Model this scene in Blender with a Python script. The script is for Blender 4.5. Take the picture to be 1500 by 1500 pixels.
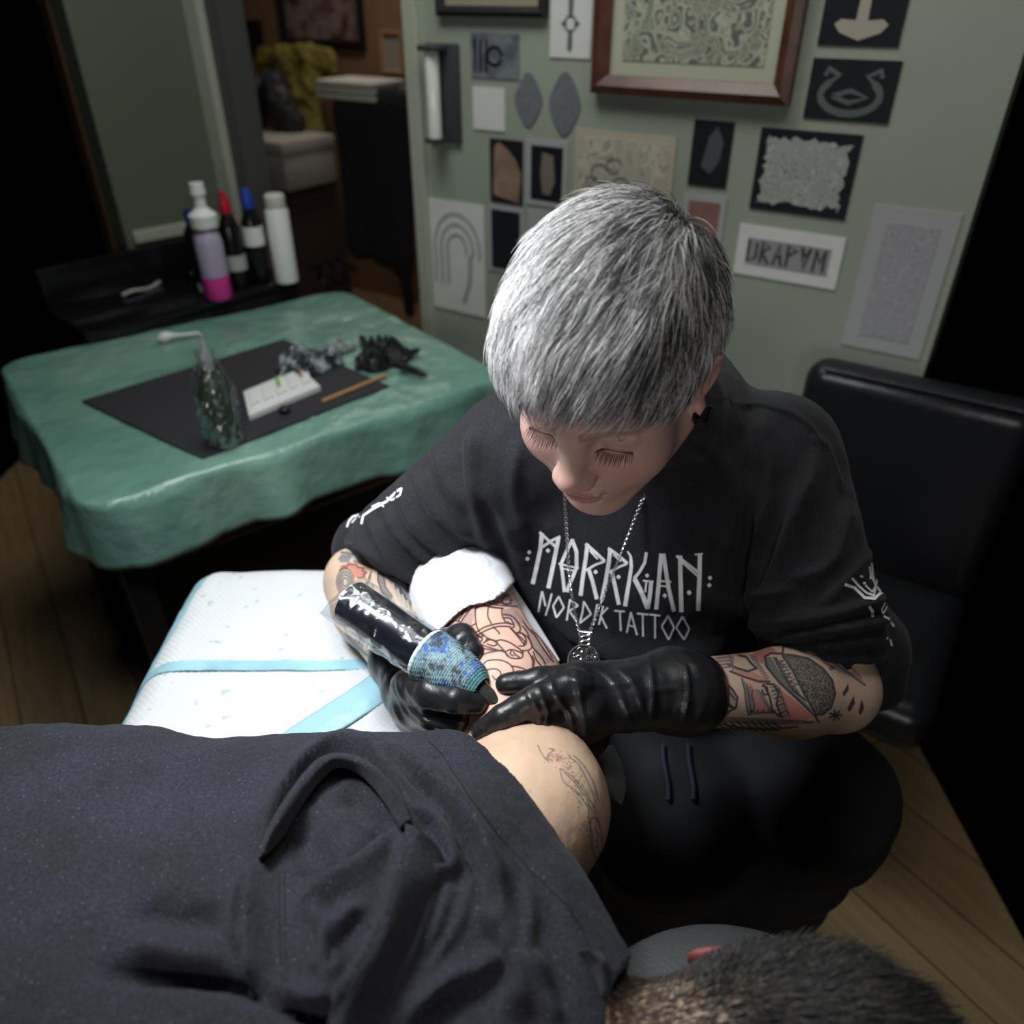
import bpy, bmesh, math, random
import numpy as np
from mathutils import Vector, Matrix
from mathutils.bvhtree import BVHTree

for o in list(bpy.data.objects):
    bpy.data.objects.remove(o, do_unlink=True)
scene = bpy.context.scene
COL = scene.collection

# ------------------------------------------------------------------ camera
FPX = 1150.0; PITCH = math.radians(33.6); CAM = np.array([0.0, 0.0, 1.47])
FW = np.array([0, math.cos(PITCH), -math.sin(PITCH)]); UP = np.array([0, math.sin(PITCH), math.cos(PITCH)]); RT = np.array([1.0, 0, 0])
cam_data = bpy.data.cameras.new('camera'); cam = bpy.data.objects.new('camera', cam_data); COL.objects.link(cam)
cam.location = CAM; cam.rotation_euler = (math.pi/2-PITCH, 0, 0)
cam_data.sensor_width = 36; cam_data.lens = FPX/1500*36
cam_data.clip_start = .02; cam_data.clip_end = 30
cam_data.dof.use_dof = True; cam_data.dof.focus_distance = .75; cam_data.dof.aperture_fstop = 3.4
scene.camera = cam
# ------------------------------------------------------------------ world, lights, exposure
world = bpy.data.worlds.new('world'); scene.world = world; world.use_nodes = True
world.node_tree.nodes['Background'].inputs[0].default_value = (.5, .6, .7, 1)
world.node_tree.nodes['Background'].inputs[1].default_value = 0.0
def area_light(name, loc, target, size, power, color, size_y=None, spread=180):
    l = bpy.data.lights.new(name, 'AREA'); l.energy = power; l.color = color; l.size = size
    if size_y: l.shape = 'RECTANGLE'; l.size_y = size_y
    else: l.shape = 'DISK'
    l.spread = math.radians(spread)
    o = bpy.data.objects.new(name, l); COL.objects.link(o); o.location = loc
    o.rotation_euler = (Vector(target)-Vector(loc)).to_track_quat('-Z', 'Y').to_euler()
    return o
area_light('task_lamp', (-.37, .60, 1.63), (-.12, .63, .90), .22, 4.6, (.93, .97, 1.0), spread=115)
area_light('ceiling_panel', (.2, .9, 2.55), (.2, .95, 0), 1.1, 7.8, (1.0, .98, .92), .7)
area_light('ceiling_panel_back', (-.35, 1.45, 2.5), (-.3, 1.6, 0), .7, 10, (.95, 1.0, .95), .5)
area_light('face_fill', (-.15, -1.25, 1.50), (.05, .65, 1.1), .45, 7.0, (1.0, .97, .95))  # added fill behind the camera to brighten the seated artist's face, no fixture there
area_light('room_lamp', (-.6, 3.6, 2.4), (-.7, 4.0, 0), .5, 7, (1.0, .92, .80))
scene.view_settings.view_transform = 'Standard'; scene.view_settings.look = 'None'
scene.view_settings.exposure = 0.0; scene.view_settings.gamma = 1; scene.view_settings.use_curve_mapping = False

# ------------------------------------------------------------------ geometry helpers
def P(x, y, d): return CAM+d*(FW+RT*(x-750)/FPX+UP*(750-y)/FPX)
def ray(x, y): return FW+RT*(x-750)/FPX+UP*(750-y)/FPX
def Pz(x, y, z):
    r = ray(x, y); return CAM+r*((z-CAM[2])/r[2])
def proj(w):
    v = np.asarray(w, dtype=float)-CAM; d = v@FW
    return np.stack([750+FPX*(v@RT)/d, 750-FPX*(v@UP)/d, d], -1)

def mesh_obj(name, verts, faces, mat=None, parent=None, smooth=True, cols=None):
    me = bpy.data.meshes.new(name)
    verts = np.asarray(verts, dtype=np.float64)
    if isinstance(faces, np.ndarray):
        n, k = faces.shape
        me.vertices.add(len(verts)); me.vertices.foreach_set('co', verts.astype(np.float32).ravel())
        me.loops.add(n*k); me.loops.foreach_set('vertex_index', faces.astype(np.int32).ravel())
        me.polygons.add(n); me.polygons.foreach_set('loop_start', np.arange(0, n*k, k, dtype=np.int32))
        me.update(calc_edges=True)
    else:
        me.from_pydata([tuple(v) for v in verts], [], [tuple(int(i) for i in f) for f in faces]); me.update()
    if smooth: me.polygons.foreach_set('use_smooth', np.ones(len(me.polygons), dtype=bool))
    if cols is not None:
        a = me.color_attributes.new('Col', 'FLOAT_COLOR', 'POINT')
        c = np.ones((len(verts), 4), dtype=np.float32); c[:, :3] = cols
        a.data.foreach_set('color', c.ravel())
    if mat: me.materials.append(mat)
    o = bpy.data.objects.new(name, me); COL.objects.link(o)
    if parent: attach(o, parent)
    return o
def attach(o, parent):
    o.parent = parent
    o.matrix_parent_inverse = Matrix.Identity(4)
    r = parent
    while r.parent: r = r.parent
    if r.type == 'EMPTY' and o.type == 'MESH': o.data.transform(Matrix.Translation(-r.location))
def tag(o, label, cat, group=None):
    o['label'] = label; o['category'] = cat
    if group: o['group'] = group
    return o
def empty(name, loc, label, cat, group=None):
    o = bpy.data.objects.new(name, None); COL.objects.link(o); o.location = Vector(loc); o.empty_display_size = .05
    return tag(o, label, cat, group)
def structure(o): o['kind'] = 'structure'; return o

class MB:
    """collects primitive shapes of one part into one mesh"""
    def __init__(s): s.v = []; s.f = []
    def add(s, v, f):
        b = len(s.v); s.v += [tuple(map(float, p)) for p in v]; s.f += [tuple(int(i)+b for i in q) for q in f]; return s
    def box(s, c, sz, ax=None, bev=0.0, seg=2):
        bm = bmesh.new(); bmesh.ops.create_cube(bm, size=1)
        bmesh.ops.scale(bm, vec=Vector(sz), verts=bm.verts)
        if bev > 0: bmesh.ops.bevel(bm, geom=bm.edges[:], offset=min(bev, min(sz)*.49), segments=seg, affect='EDGES', profile=.5)
        A = np.array(ax) if ax is not None else np.eye(3)
        v = [np.array(c)+A.T@np.array(x.co) for x in bm.verts]; bm.verts.index_update()
        f = [[q.index for q in p.verts] for p in bm.faces]; bm.free(); return s.add(v, f)
    def lathe(s, base, prof, axis=(0, 0, 1), n=28, ax2=None):
        """profile list of (radius, height) along axis"""
        a = np.array(axis, float); a /= np.linalg.norm(a)
        t = np.array([1, 0, 0]) if abs(a[0]) < .8 else np.array([0, 1, 0])
        u = np.cross(a, t); u /= np.linalg.norm(u); w = np.cross(a, u)
        v = []; f = []
        for r, h in prof:
            for k in range(n):
                th = 2*math.pi*k/n; v.append(np.array(base)+a*h+r*(u*math.cos(th)+w*math.sin(th)))
        for i in range(len(prof)-1):
            for k in range(n):
                f.append([i*n+k, i*n+(k+1) % n, (i+1)*n+(k+1) % n, (i+1)*n+k])
        f.append(list(range(n))[::-1]); f.append([(len(prof)-1)*n+k for k in range(n)])
        return s.add(v, f)
    def tube(s, pts, r, n=8, closed=False):
        pts = np.array(pts, float); m = len(pts); r = np.broadcast_to(np.array(r, float), (m,))
        T = np.gradient(pts, axis=0); T /= np.linalg.norm(T, axis=1)[:, None]+1e-12
        u = np.cross(T[0], [0, 0, 1.]);
        if np.linalg.norm(u) < 1e-3: u = np.cross(T[0], [0, 1., 0])
        u /= np.linalg.norm(u); v = []; f = []
        for i in range(m):
            u = u-T[i]*(u@T[i]); u /= np.linalg.norm(u); w = np.cross(T[i], u)
            for k in range(n):
                th = 2*math.pi*k/n; v.append(pts[i]+r[i]*(u*math.cos(th)+w*math.sin(th)))
        for i in range(m-1):
            for k in range(n): f.append([i*n+k, i*n+(k+1) % n, (i+1)*n+(k+1) % n, (i+1)*n+k])
        f.append(list(range(n))[::-1]); f.append([(m-1)*n+k for k in range(n)])
        return s.add(v, f)
    def prism(s, poly, ext):
        n = len(poly); ext = np.array(ext)
        v = [np.array(p, float) for p in poly]+[np.array(p, float)+ext for p in poly]
        f = [list(range(n))[::-1], list(range(n, 2*n))]+[[i, (i+1) % n, n+(i+1) % n, n+i] for i in range(n)]
        return s.add(v, f)
    def build(s, name, mat, parent=None, smooth=True):
        o = mesh_obj(name, s.v, s.f, mat, parent, smooth)
        if smooth:
            try: o.data.set_sharp_from_angle(angle=math.radians(38))
            except Exception: pass
        return o

def catmull(pts, n):
    """resample a control polyline as a smooth curve with n points"""
    p = np.array(pts, float); m = len(p)
    if m == 2: return p[0]+(p[1]-p[0])*np.linspace(0, 1, n)[:, None]
    q = np.vstack([2*p[0]-p[1], p, 2*p[-1]-p[-2]])
    t = np.linspace(0, m-1-1e-9, n); i = t.astype(int); u = (t-i)[:, None]
    a, b, c, d = q[i], q[i+1], q[i+2], q[i+3]
    return .5*((2*b)+(-a+c)*u+(2*a-5*b+4*c-d)*u*u+(-a+3*b-3*c+d)*u**3)
def patch(grid, nu, nv):
    """smooth surface through a grid of control points -> verts, quads"""
    g = [catmull(r, nv) for r in grid]; g = np.array(g)
    out = np.stack([catmull(g[:, j], nu) for j in range(nv)], 1)
    V = out.reshape(-1, 3); i, j = np.meshgrid(np.arange(nu-1), np.arange(nv-1), indexing='ij'); b = (i*nv+j).ravel()
    return V, np.stack([b, b+nv, b+nv+1, b+1], 1)
def solidify(V, Q, th, nrm=None):
    """give an open sheet real thickness"""
    n = normals(V, Q) if nrm is None else nrm
    W = V-n*th; N = len(V)
    e = {}
    for a, b in ((0, 1), (1, 2), (2, 3), (3, 0)):
        for x, y in zip(Q[:, a], Q[:, b]): e[(x, y)] = 1
    side = [(x, y) for (x, y) in e if (y, x) not in e]
    S = np.array([[y, x, x+N, y+N] for x, y in side], dtype=int).reshape(-1, 4)
    return np.vstack([V, W]), np.vstack([Q, Q[:, ::-1]+N, S])
def normals(V, Q):
    a = V[Q[:, 2]]-V[Q[:, 0]]; b = V[Q[:, 3 if Q.shape[1] > 3 else 1]]-V[Q[:, 1 if Q.shape[1] > 3 else 2]]
    n = np.cross(a, b) if Q.shape[1] > 3 else np.cross(V[Q[:, 1]]-V[Q[:, 0]], V[Q[:, 2]]-V[Q[:, 0]])
    out = np.zeros_like(V)
    for k in range(Q.shape[1]): np.add.at(out, Q[:, k], n)
    return out/(np.linalg.norm(out, axis=1)[:, None]+1e-12)

# value noise usable on arrays
def _h(i, j, k, s):
    n = (i*374761393+j*668265263+k*2147483647//7+s*974634777) & 0x7fffffff
    n = ((n ^ (n >> 13))*1274126177) & 0x7fffffff
    return ((n ^ (n >> 16)) & 0xffff)/65535.0
def noise(p, sc, seed=0):
    q = np.asarray(p, float)*sc+100; i = np.floor(q).astype(np.int64); u = q-i; u = u*u*(3-2*u); r = 0
    for a in (0, 1):
        for b in (0, 1):
            for c in (0, 1):
                w = (u[:, 0] if a else 1-u[:, 0])*(u[:, 1] if b else 1-u[:, 1])*(u[:, 2] if c else 1-u[:, 2])
                r = r+w*_h(i[:, 0]+a, i[:, 1]+b, i[:, 2]+c, seed)
    return r*2-1
def fbm(p, sc, seed=0, o=3):
    return sum(noise(p, sc*2**k, seed+k*7)/2**k for k in range(o))

# ------------------------------------------------------------------ implicit body modelling
def rot_xyz(rx, ry, rz):
    return np.array(Matrix.Rotation(rz, 3, 'Z')@Matrix.Rotation(ry, 3, 'Y')@Matrix.Rotation(rx, 3, 'X'))
class SDF:
    def __init__(s): s.ops = []
    def _put(s, kind, c, rad, prm, k, sub, fr):
        if fr is not None: cw = fr[0]+fr[1]@np.array(c, float)
        else: cw = np.array(c, float)
        s.ops.append((kind, cw, rad+max(4*k, .03), prm, k, sub, fr)); return s
    def ell(s, c, r, k=.01, rot=None, sub=False, fr=None):
        r = np.broadcast_to(np.array(r, float), (3,)); return s._put('e', c, max(r), (np.array(c, float), r, rot), k, sub, fr)
    def cone(s, a, b, ra, rb, k=.01, sub=False, fr=None, flat=None):
        a = np.array(a, float); b = np.array(b, float)
        return s._put('c', (a+b)/2, np.linalg.norm(b-a)/2+max(ra, rb), (a, b, ra, rb, flat), k, sub, fr)
    def box(s, c, h, r, k=.01, rot=None, sub=False, fr=None):
        return s._put('b', c, np.linalg.norm(h)+r, (np.array(c, float), np.array(h, float), r, rot), k, sub, fr)
    def prim(s, op, Q):
        kind, cw, rad, prm, k, sub, fr = op
        if fr is not None: Q = (Q-fr[0])@fr[1]
        if kind == 'e':
            c, r, rot = prm; q = Q-c
            if rot is not None: q = q@rot
            k0 = np.linalg.norm(q/r, axis=1); k1 = np.linalg.norm(q/(r*r), axis=1)
            return k0*(k0-1)/(k1+1e-9)
        if kind == 'c':
            a, b, ra, rb, flat = prm; ba = b-a; q = Q-a
            h = np.clip(q@ba/(ba@ba+1e-12), 0, 1); w = q-h[:, None]*ba
            if flat is not None:
                ax, fac = flat; ax = np.array(ax, float); ax = ax/np.linalg.norm(ax); w = w+np.outer(w@ax, ax)*(1/fac-1)
                return (np.linalg.norm(w, axis=1)-(ra+(rb-ra)*h))*min(1, (1+fac)/2)
            return np.linalg.norm(w, axis=1)-(ra+(rb-ra)*h)
        c, h, r, rot = prm; q = Q-c
        if rot is not None: q = q@rot
        q = np.abs(q)-(h-r); return np.linalg.norm(np.maximum(q, 0), axis=1)+np.minimum(q.max(1), 0)-r
    @staticmethod
    def comb(A, B, k, sub):
        if sub:
            B = -B; t = np.clip(.5+.5*(A-B)/k, 0, 1) if k > 0 else (A > B)*1.
            return B*(1-t)+A*t+k*t*(1-t)
        t = np.clip(.5+.5*(B-A)/k, 0, 1) if k > 0 else (B > A)*1.
        return B*(1-t)+A*t-k*t*(1-t)
    def __call__(s, Pn):
        d = np.full(len(Pn), .08)
        for op in s.ops:
            m = np.all(np.abs(Pn-op[1]) < op[2], axis=1)
            if m.any(): d[m] = s.comb(d[m], s.prim(op, Pn[m]), op[4], op[5])
        return d
    def grad(s, Pn, e=.0006):
        g = np.stack([s(Pn+np.eye(3)[i]*e)-s(Pn-np.eye(3)[i]*e) for i in range(3)], 1)
        return g/(np.linalg.norm(g, axis=1)[:, None]+1e-9)
    def grid(s, lo, hi, h):
        lo = np.array(lo, float); n = np.ceil((np.array(hi)-lo)/h).astype(int)+1
        F = np.full(n, .08, dtype=np.float32)
        for op in s.ops:
            a = np.maximum(np.floor((op[1]-op[2]-lo)/h).astype(int), 0); b = np.minimum(np.ceil((op[1]+op[2]-lo)/h).astype(int)+1, n)
            if np.any(b <= a): continue
            X = np.stack(np.meshgrid(*[lo[i]+h*np.arange(a[i], b[i]) for i in range(3)], indexing='ij'), -1)
            sl = tuple(slice(a[i], b[i]) for i in range(3)); sh = X.shape[:3]
            F[sl] = s.comb(F[sl].ravel(), s.prim(op, X.reshape(-1, 3)), op[4], op[5]).reshape(sh)
        return F, lo
    def mesh(s, lo, hi, h):
        F, lo = s.grid(lo, hi, h); F[0] = F[-1] = .05; F[:, 0] = F[:, -1] = .05; F[:, :, 0] = F[:, :, -1] = .05
        V, Q = surfnet(F, lo, h); return V, Q
    def snap(s, V, it=2, iso=0.0, mx=.003):
        for _ in range(it):
            d = s(V)-iso; V = V-s.grad(V)*np.clip(d, -mx, mx)[:, None]
        return V
def surfnet(F, lo, h):
    S = F < 0; c = np.zeros(np.array(F.shape)-1, dtype=np.int8)
    for a in (0, 1):
        for b in (0, 1):
            for d in (0, 1): c += S[a:a+c.shape[0], b:b+c.shape[1], d:d+c.shape[2]]
    I = np.argwhere((c > 0) & (c < 8)); vid = np.full(c.shape, -1, dtype=np.int64); vid[tuple(I.T)] = np.arange(len(I))
    acc = np.zeros((len(I), 3)); cnt = np.zeros(len(I))
    co = [(0, 0, 0), (1, 0, 0), (0, 1, 0), (1, 1, 0), (0, 0, 1), (1, 0, 1), (0, 1, 1), (1, 1, 1)]
    ed = [(0, 1), (2, 3), (4, 5), (6, 7), (0, 2), (1, 3), (4, 6), (5, 7), (0, 4), (1, 5), (2, 6), (3, 7)]
    for a, b in ed:
        A = np.array(co[a]); B = np.array(co[b]); fa = F[tuple((I+A).T)].astype(float); fb = F[tuple((I+B).T)].astype(float)
        m = (fa < 0) != (fb < 0); t = np.where(m, fa/(fa-fb+1e-20), 0)
        acc += np.where(m[:, None], A+(B-A)*t[:, None], 0); cnt += m
    V = lo+h*(I+acc/cnt[:, None]); faces = []
    for ax in range(3):
        sl0 = [slice(None)]*3; sl1 = [slice(None)]*3; sl0[ax] = slice(0, -1); sl1[ax] = slice(1, None)
        a = S[tuple(sl0)]; b = S[tuple(sl1)]; E = np.argwhere(a != b)
        o1, o2 = (ax+1) % 3, (ax+2) % 3
        E = E[(E[:, o1] > 0) & (E[:, o2] > 0) & (E[:, o1] < F.shape[o1]-1) & (E[:, o2] < F.shape[o2]-1)]
        u = np.zeros(3, int); u[o1] = 1; w = np.zeros(3, int); w[o2] = 1
        q = np.stack([vid[tuple((E-u-w).T)], vid[tuple((E-w).T)], vid[tuple(E.T)], vid[tuple((E-u).T)]], 1)
        inside = a[tuple(E.T)]; q[~inside] = q[~inside][:, ::-1]; faces.append(q)
    return V, np.vstack(faces)
def refine(V, Q, maskf, times=1):
    """subdivide faces in a masked region (keeps one continuous mesh)"""
    for _ in range(times):
        bm = bmesh.new(); me = bpy.data.meshes.new('t'); me.from_pydata(V.tolist(), [], [list(q) for q in Q] if not isinstance(Q, np.ndarray) else Q.tolist()); bm.from_mesh(me); bpy.data.meshes.remove(me)
        cen = np.array([f.calc_center_median()[:] for f in bm.faces]); m = maskf(cen)
        es = set()
        bm.faces.ensure_lookup_table()
        for i in np.nonzero(m)[0]:
            for e in bm.faces[i].edges: es.add(e)
        bmesh.ops.subdivide_edges(bm, edges=list(es), cuts=1, use_grid_fill=True)
        bmesh.ops.triangulate(bm, faces=[f for f in bm.faces if len(f.verts) > 4])
        bm.verts.index_update(); V = np.array([v.co[:] for v in bm.verts]); Q = [[v.index for v in f.verts] for f in bm.faces]; bm.free()
    return V, Q
def tri(Q):
    out = []
    for q in Q:
        out.append((q[0], q[1], q[2]));
        if len(q) == 4: out.append((q[0], q[2], q[3]))
    return np.array(out)

# distance of image points to a polyline; also signed side and position along it
def poly_dist(px, poly, reach):
    poly = np.array(poly, float); best = np.full(len(px), 1e9); side = np.zeros(len(px)); tt = np.zeros(len(px))
    lo = poly.min(0)-reach; hi = poly.max(0)+reach
    m = np.nonzero(np.all((px > lo) & (px < hi), axis=1))[0]
    if len(m) == 0: return best, side, tt
    q = px[m]; L = np.concatenate([[0], np.cumsum(np.linalg.norm(np.diff(poly, axis=0), axis=1))]); bd = np.full(len(m), 1e9); sd = np.zeros(len(m)); td = np.zeros(len(m))
    for i in range(len(poly)-1):
        a, b = poly[i], poly[i+1]; ab = b-a; l2 = ab@ab+1e-9; w = q-a; h = np.clip(w@ab/l2, 0, 1)
        d = np.linalg.norm(w-h[:, None]*ab, axis=1); u = d < bd
        bd[u] = d[u]; sd[u] = np.sign(ab[0]*w[u, 1]-ab[1]*w[u, 0]); td[u] = (L[i]+h[u]*math.sqrt(l2))/L[-1]
    best[m] = bd; side[m] = sd; tt[m] = td
    return best, side, tt
def folds(V, N, lst, facing=.0, k=1.0):
    """raise cloth folds; each fold = (polyline as seen from the camera side, width left, width right, height mm)"""
    pr = proj(V); px = pr[:, :2]; view = V-CAM; view /= np.linalg.norm(view, axis=1)[:, None]
    w = np.clip((-(view*N).sum(1)-facing)*4, 0, 1); D = np.zeros(len(V))
    for poly, wl, wr, amp in lst:
        c = catmull([(x, y, 0) for x, y in poly], max(8, 6*len(poly)))[:, :2]
        d, s, t = poly_dist(px, c, 3*max(wl, wr)); m = d < 1e8
        ww = np.where(s[m] < 0, wl, wr); tp = np.clip(np.minimum(t[m], 1-t[m])*5+.12, 0, 1)
        D[m] += amp*.001*np.exp(-(d[m]/ww)**2)*tp
    return V+N*(D*w*k)[:, None]
def ink(V, N, cols, strokes, facing=.05):
    """pigment strokes on a surface: (polyline, width px, colour, strength)"""
    px = proj(V)[:, :2]; view = V-CAM; view /= np.linalg.norm(view, axis=1)[:, None]
    ok = (-(view*N).sum(1) > facing)
    for poly, w, c, a in strokes:
        d, s, t = poly_dist(px, poly, w*2+2); m = (d < w+1) & ok
        f = (a*np.clip(1.0-(d[m]-w*.5)/.9, 0, 1))[:, None]; cols[m] = cols[m]*(1-f)+np.array(c)*f
    return cols
def ink_fill(V, N, cols, poly, c, a=1.0, nz=0, facing=.05):
    px = proj(V)[:, :2]; view = V-CAM; view /= np.linalg.norm(view, axis=1)[:, None]; ok = (-(view*N).sum(1) > facing)
    poly = np.array(poly, float); x, y = px[:, 0], px[:, 1]; ins = np.zeros(len(V), bool); j = len(poly)-1
    for i in range(len(poly)):
        xi, yi = poly[i]; xj, yj = poly[j]
        with np.errstate(divide='ignore', invalid='ignore'):
            ins ^= ((yi > y) != (yj > y)) & (x < (xj-xi)*(y-yi)/(yj-yi+1e-12)+xi)
        j = i
    m = ins & ok; f = np.full(m.sum(), a)
    if nz: f = f*np.clip(.80+.7*nz*noise(V[m], 1300, 3), 0, 1)
    f = f[:, None]; cols[m] = cols[m]*(1-f)+np.array(c)*f
    return cols
def bvh(V, Q): return BVHTree.FromPolygons([tuple(v) for v in V], [tuple(int(i) for i in q) for q in Q])
def hit(tree, x, y):
    r = ray(x, y); r = r/np.linalg.norm(r); h = tree.ray_cast(Vector(CAM), Vector(r))
    return (np.array(h[0]), np.array(h[1])) if h[0] is not None else (None, None)
def print_strips(tree, strokes, off=.0006, step=1.6):
    """flat printed strokes laid on a surface: list of (polyline, width px) -> verts, faces"""
    V = []; F = []
    for poly, w in strokes:
        poly = np.array(poly, float); seg = np.linalg.norm(np.diff(poly, axis=0), axis=1); L = seg.sum(); n = max(2, int(L/step)+1)
        cum = np.concatenate([[0], np.cumsum(seg)]); t = np.linspace(0, L, n)
        q = np.stack([np.interp(t, cum, poly[:, 0]), np.interp(t, cum, poly[:, 1])], 1)
        T = np.gradient(q, axis=0); T /= np.linalg.norm(T, axis=1)[:, None]+1e-9; Nn = np.stack([-T[:, 1], T[:, 0]], 1)
        ws = np.interp(np.linspace(0, 1, n), np.linspace(0, 1, len(w)), w) if isinstance(w, (list, tuple)) else np.full(n, w)
        m = max(2, int(np.max(ws)/step)+2); prev = None
        for i in range(n):
            row = []
            for j in range(m):
                xy = q[i]+Nn[i]*ws[i]*(j/(m-1)-.5); h, nn = hit(tree, *xy)
                if h is None: row.append(None); continue
                if nn@(h-CAM) > 0: nn = -nn
                V.append(h+nn*off); row.append(len(V)-1)
            if prev is not None:
                for j in range(m-1):
                    a = (prev[j], row[j], row[j+1], prev[j+1])
                    if None not in a and max(np.linalg.norm(np.array(V[a[0]])-V[a[2]]), np.linalg.norm(np.array(V[a[1]])-V[a[3]])) < .012: F.append(a)
            prev = row
    return V, F
def circle(cx, cy, r, n=14, ry=None): return [(cx+r*math.cos(2*math.pi*k/n), cy+(ry or r)*math.sin(2*math.pi*k/n)) for k in range(n+1)]
def strands(roots, paths, rad, cols, name, mat, parent, sides=3):
    """paths (N,M,3): every strand a tapered three-sided filament"""
    N, M, _ = paths.shape
    T = np.gradient(paths, axis=1); T /= np.linalg.norm(T, axis=2)[..., None]+1e-12
    ref = np.random.RandomState(5).normal(size=(N, 1, 3)); u = np.cross(T, ref); u /= np.linalg.norm(u, axis=2)[..., None]+1e-12; w = np.cross(T, u)
    taper = np.interp(np.linspace(0, 1, M), [0, .65, 1], [1, .9, .12])
    r = np.asarray(rad)[:, None]*taper[None]
    V = np.stack([paths+(u*math.cos(a)+w*math.sin(a))*r[..., None] for a in [2*math.pi*k/sides for k in range(sides)]], 2)
    b = (np.arange(N)[:, None, None]*M+np.arange(M-1)[None, :, None])*sides+np.arange(sides)[None, None, :]
    nx = (np.arange(N)[:, None, None]*M+np.arange(M-1)[None, :, None])*sides+((np.arange(sides)+1) % sides)[None, None, :]
    Q = np.stack([b, nx, nx+sides, b+sides], -1).reshape(-1, 4)
    C = np.repeat(cols, M*sides, axis=0) if cols.ndim == 2 else np.repeat(cols.reshape(N*M, 3), sides, axis=0)
    return mesh_obj(name, V.reshape(-1, 3), Q, mat, parent, True, C)

# ------------------------------------------------------------------ materials
def mat(name, color, rough=.5, metal=0.0, spec=.5, attr=False, bump=None, mix=None, trans=0, ior=1.45, coat=0, sheen=0, emis=None, alpha=None, sss=0, flecks=None, grain=None):
    """bump=(scale, strength, distance) ; mix=(scale, colour2, contrast low, contrast high)"""
    m = bpy.data.materials.new(name); m.use_nodes = True; nt = m.node_tree; b = nt.nodes['Principled BSDF']
    b.inputs['Roughness'].default_value = rough; b.inputs['Metallic'].default_value = metal; b.inputs['Specular IOR Level'].default_value = spec
    b.inputs['Base Color'].default_value = (*color, 1)
    tc = nt.nodes.new('ShaderNodeTexCoord'); src = None
    if attr:
        a = nt.nodes.new('ShaderNodeAttribute'); a.attribute_name = 'Col'; src = a.outputs['Color']
    if mix:
        n = nt.nodes.new('ShaderNodeTexNoise'); n.inputs['Scale'].default_value = mix[0]; n.inputs['Detail'].default_value = 4
        nt.links.new(tc.outputs['Object'], n.inputs['Vector'])
        mr = nt.nodes.new('ShaderNodeMapRange'); mr.inputs[1].default_value = mix[2]; mr.inputs[2].default_value = mix[3]; nt.links.new(n.outputs['Fac'], mr.inputs[0])
        mx = nt.nodes.new('ShaderNodeMix'); mx.data_type = 'RGBA'; nt.links.new(mr.outputs[0], mx.inputs[0])
        if src: nt.links.new(src, mx.inputs[6]); mx.blend_type = 'MULTIPLY'
        else: mx.inputs[6].default_value = (*color, 1)
        mx.inputs[7].default_value = (*mix[1], 1); src = mx.outputs[2]
    if grain:
        n = nt.nodes.new('ShaderNodeTexNoise'); n.inputs['Scale'].default_value = grain[0]; n.inputs['Detail'].default_value = 2
        nt.links.new(tc.outputs['Object'], n.inputs['Vector'])
        mr = nt.nodes.new('ShaderNodeMapRange'); mr.inputs[1].default_value = .35; mr.inputs[2].default_value = .68; mr.inputs[3].default_value = grain[1]; mr.inputs[4].default_value = grain[2]; nt.links.new(n.outputs['Fac'], mr.inputs[0])
        vm = nt.nodes.new('ShaderNodeVectorMath'); vm.operation = 'SCALE'; nt.links.new(mr.outputs[0], vm.inputs['Scale'])
        if src: nt.links.new(src, vm.inputs[0])
        else: vm.inputs[0].default_value = color
        src = vm.outputs[0]
    if flecks:
        v = nt.nodes.new('ShaderNodeTexVoronoi'); v.inputs['Scale'].default_value = flecks[0]; nt.links.new(tc.outputs['Object'], v.inputs['Vector'])
        lt = nt.nodes.new('ShaderNodeMath'); lt.operation = 'LESS_THAN'; lt.inputs[1].default_value = flecks[1]; nt.links.new(v.outputs['Distance'], lt.inputs[0])
        mx = nt.nodes.new('ShaderNodeMix'); mx.data_type = 'RGBA'; nt.links.new(lt.outputs[0], mx.inputs[0])
        if src: nt.links.new(src, mx.inputs[6])
        else: mx.inputs[6].default_value = (*color, 1)
        mx.inputs[7].default_value = (*flecks[2], 1); src = mx.outputs[2]
    if src: nt.links.new(src, b.inputs['Base Color'])
    if bump:
        n = nt.nodes.new('ShaderNodeTexNoise'); n.inputs['Scale'].default_value = bump[0]; n.inputs['Detail'].default_value = 5
        nt.links.new(tc.outputs['Object'], n.inputs['Vector'])
        bp = nt.nodes.new('ShaderNodeBump'); bp.inputs['Strength'].default_value = bump[1]; bp.inputs['Distance'].default_value = bump[2]
        nt.links.new(n.outputs['Fac'], bp.inputs['Height']); nt.links.new(bp.outputs[0], b.inputs['Normal'])
    b.inputs['Transmission Weight'].default_value = trans; b.inputs['IOR'].default_value = ior; b.inputs['Coat Weight'].default_value = coat
    b.inputs['Sheen Weight'].default_value = sheen
    if sss:
        b.inputs['Subsurface Weight'].default_value = sss; b.inputs['Subsurface Radius'].default_value = (.9, .35, .2); b.inputs['Subsurface Scale'].default_value = .0015
    if alpha is not None: b.inputs['Alpha'].default_value = alpha
    if emis: b.inputs['Emission Color'].default_value = (*emis[:3], 1); b.inputs['Emission Strength'].default_value = emis[3]
    return m
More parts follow.
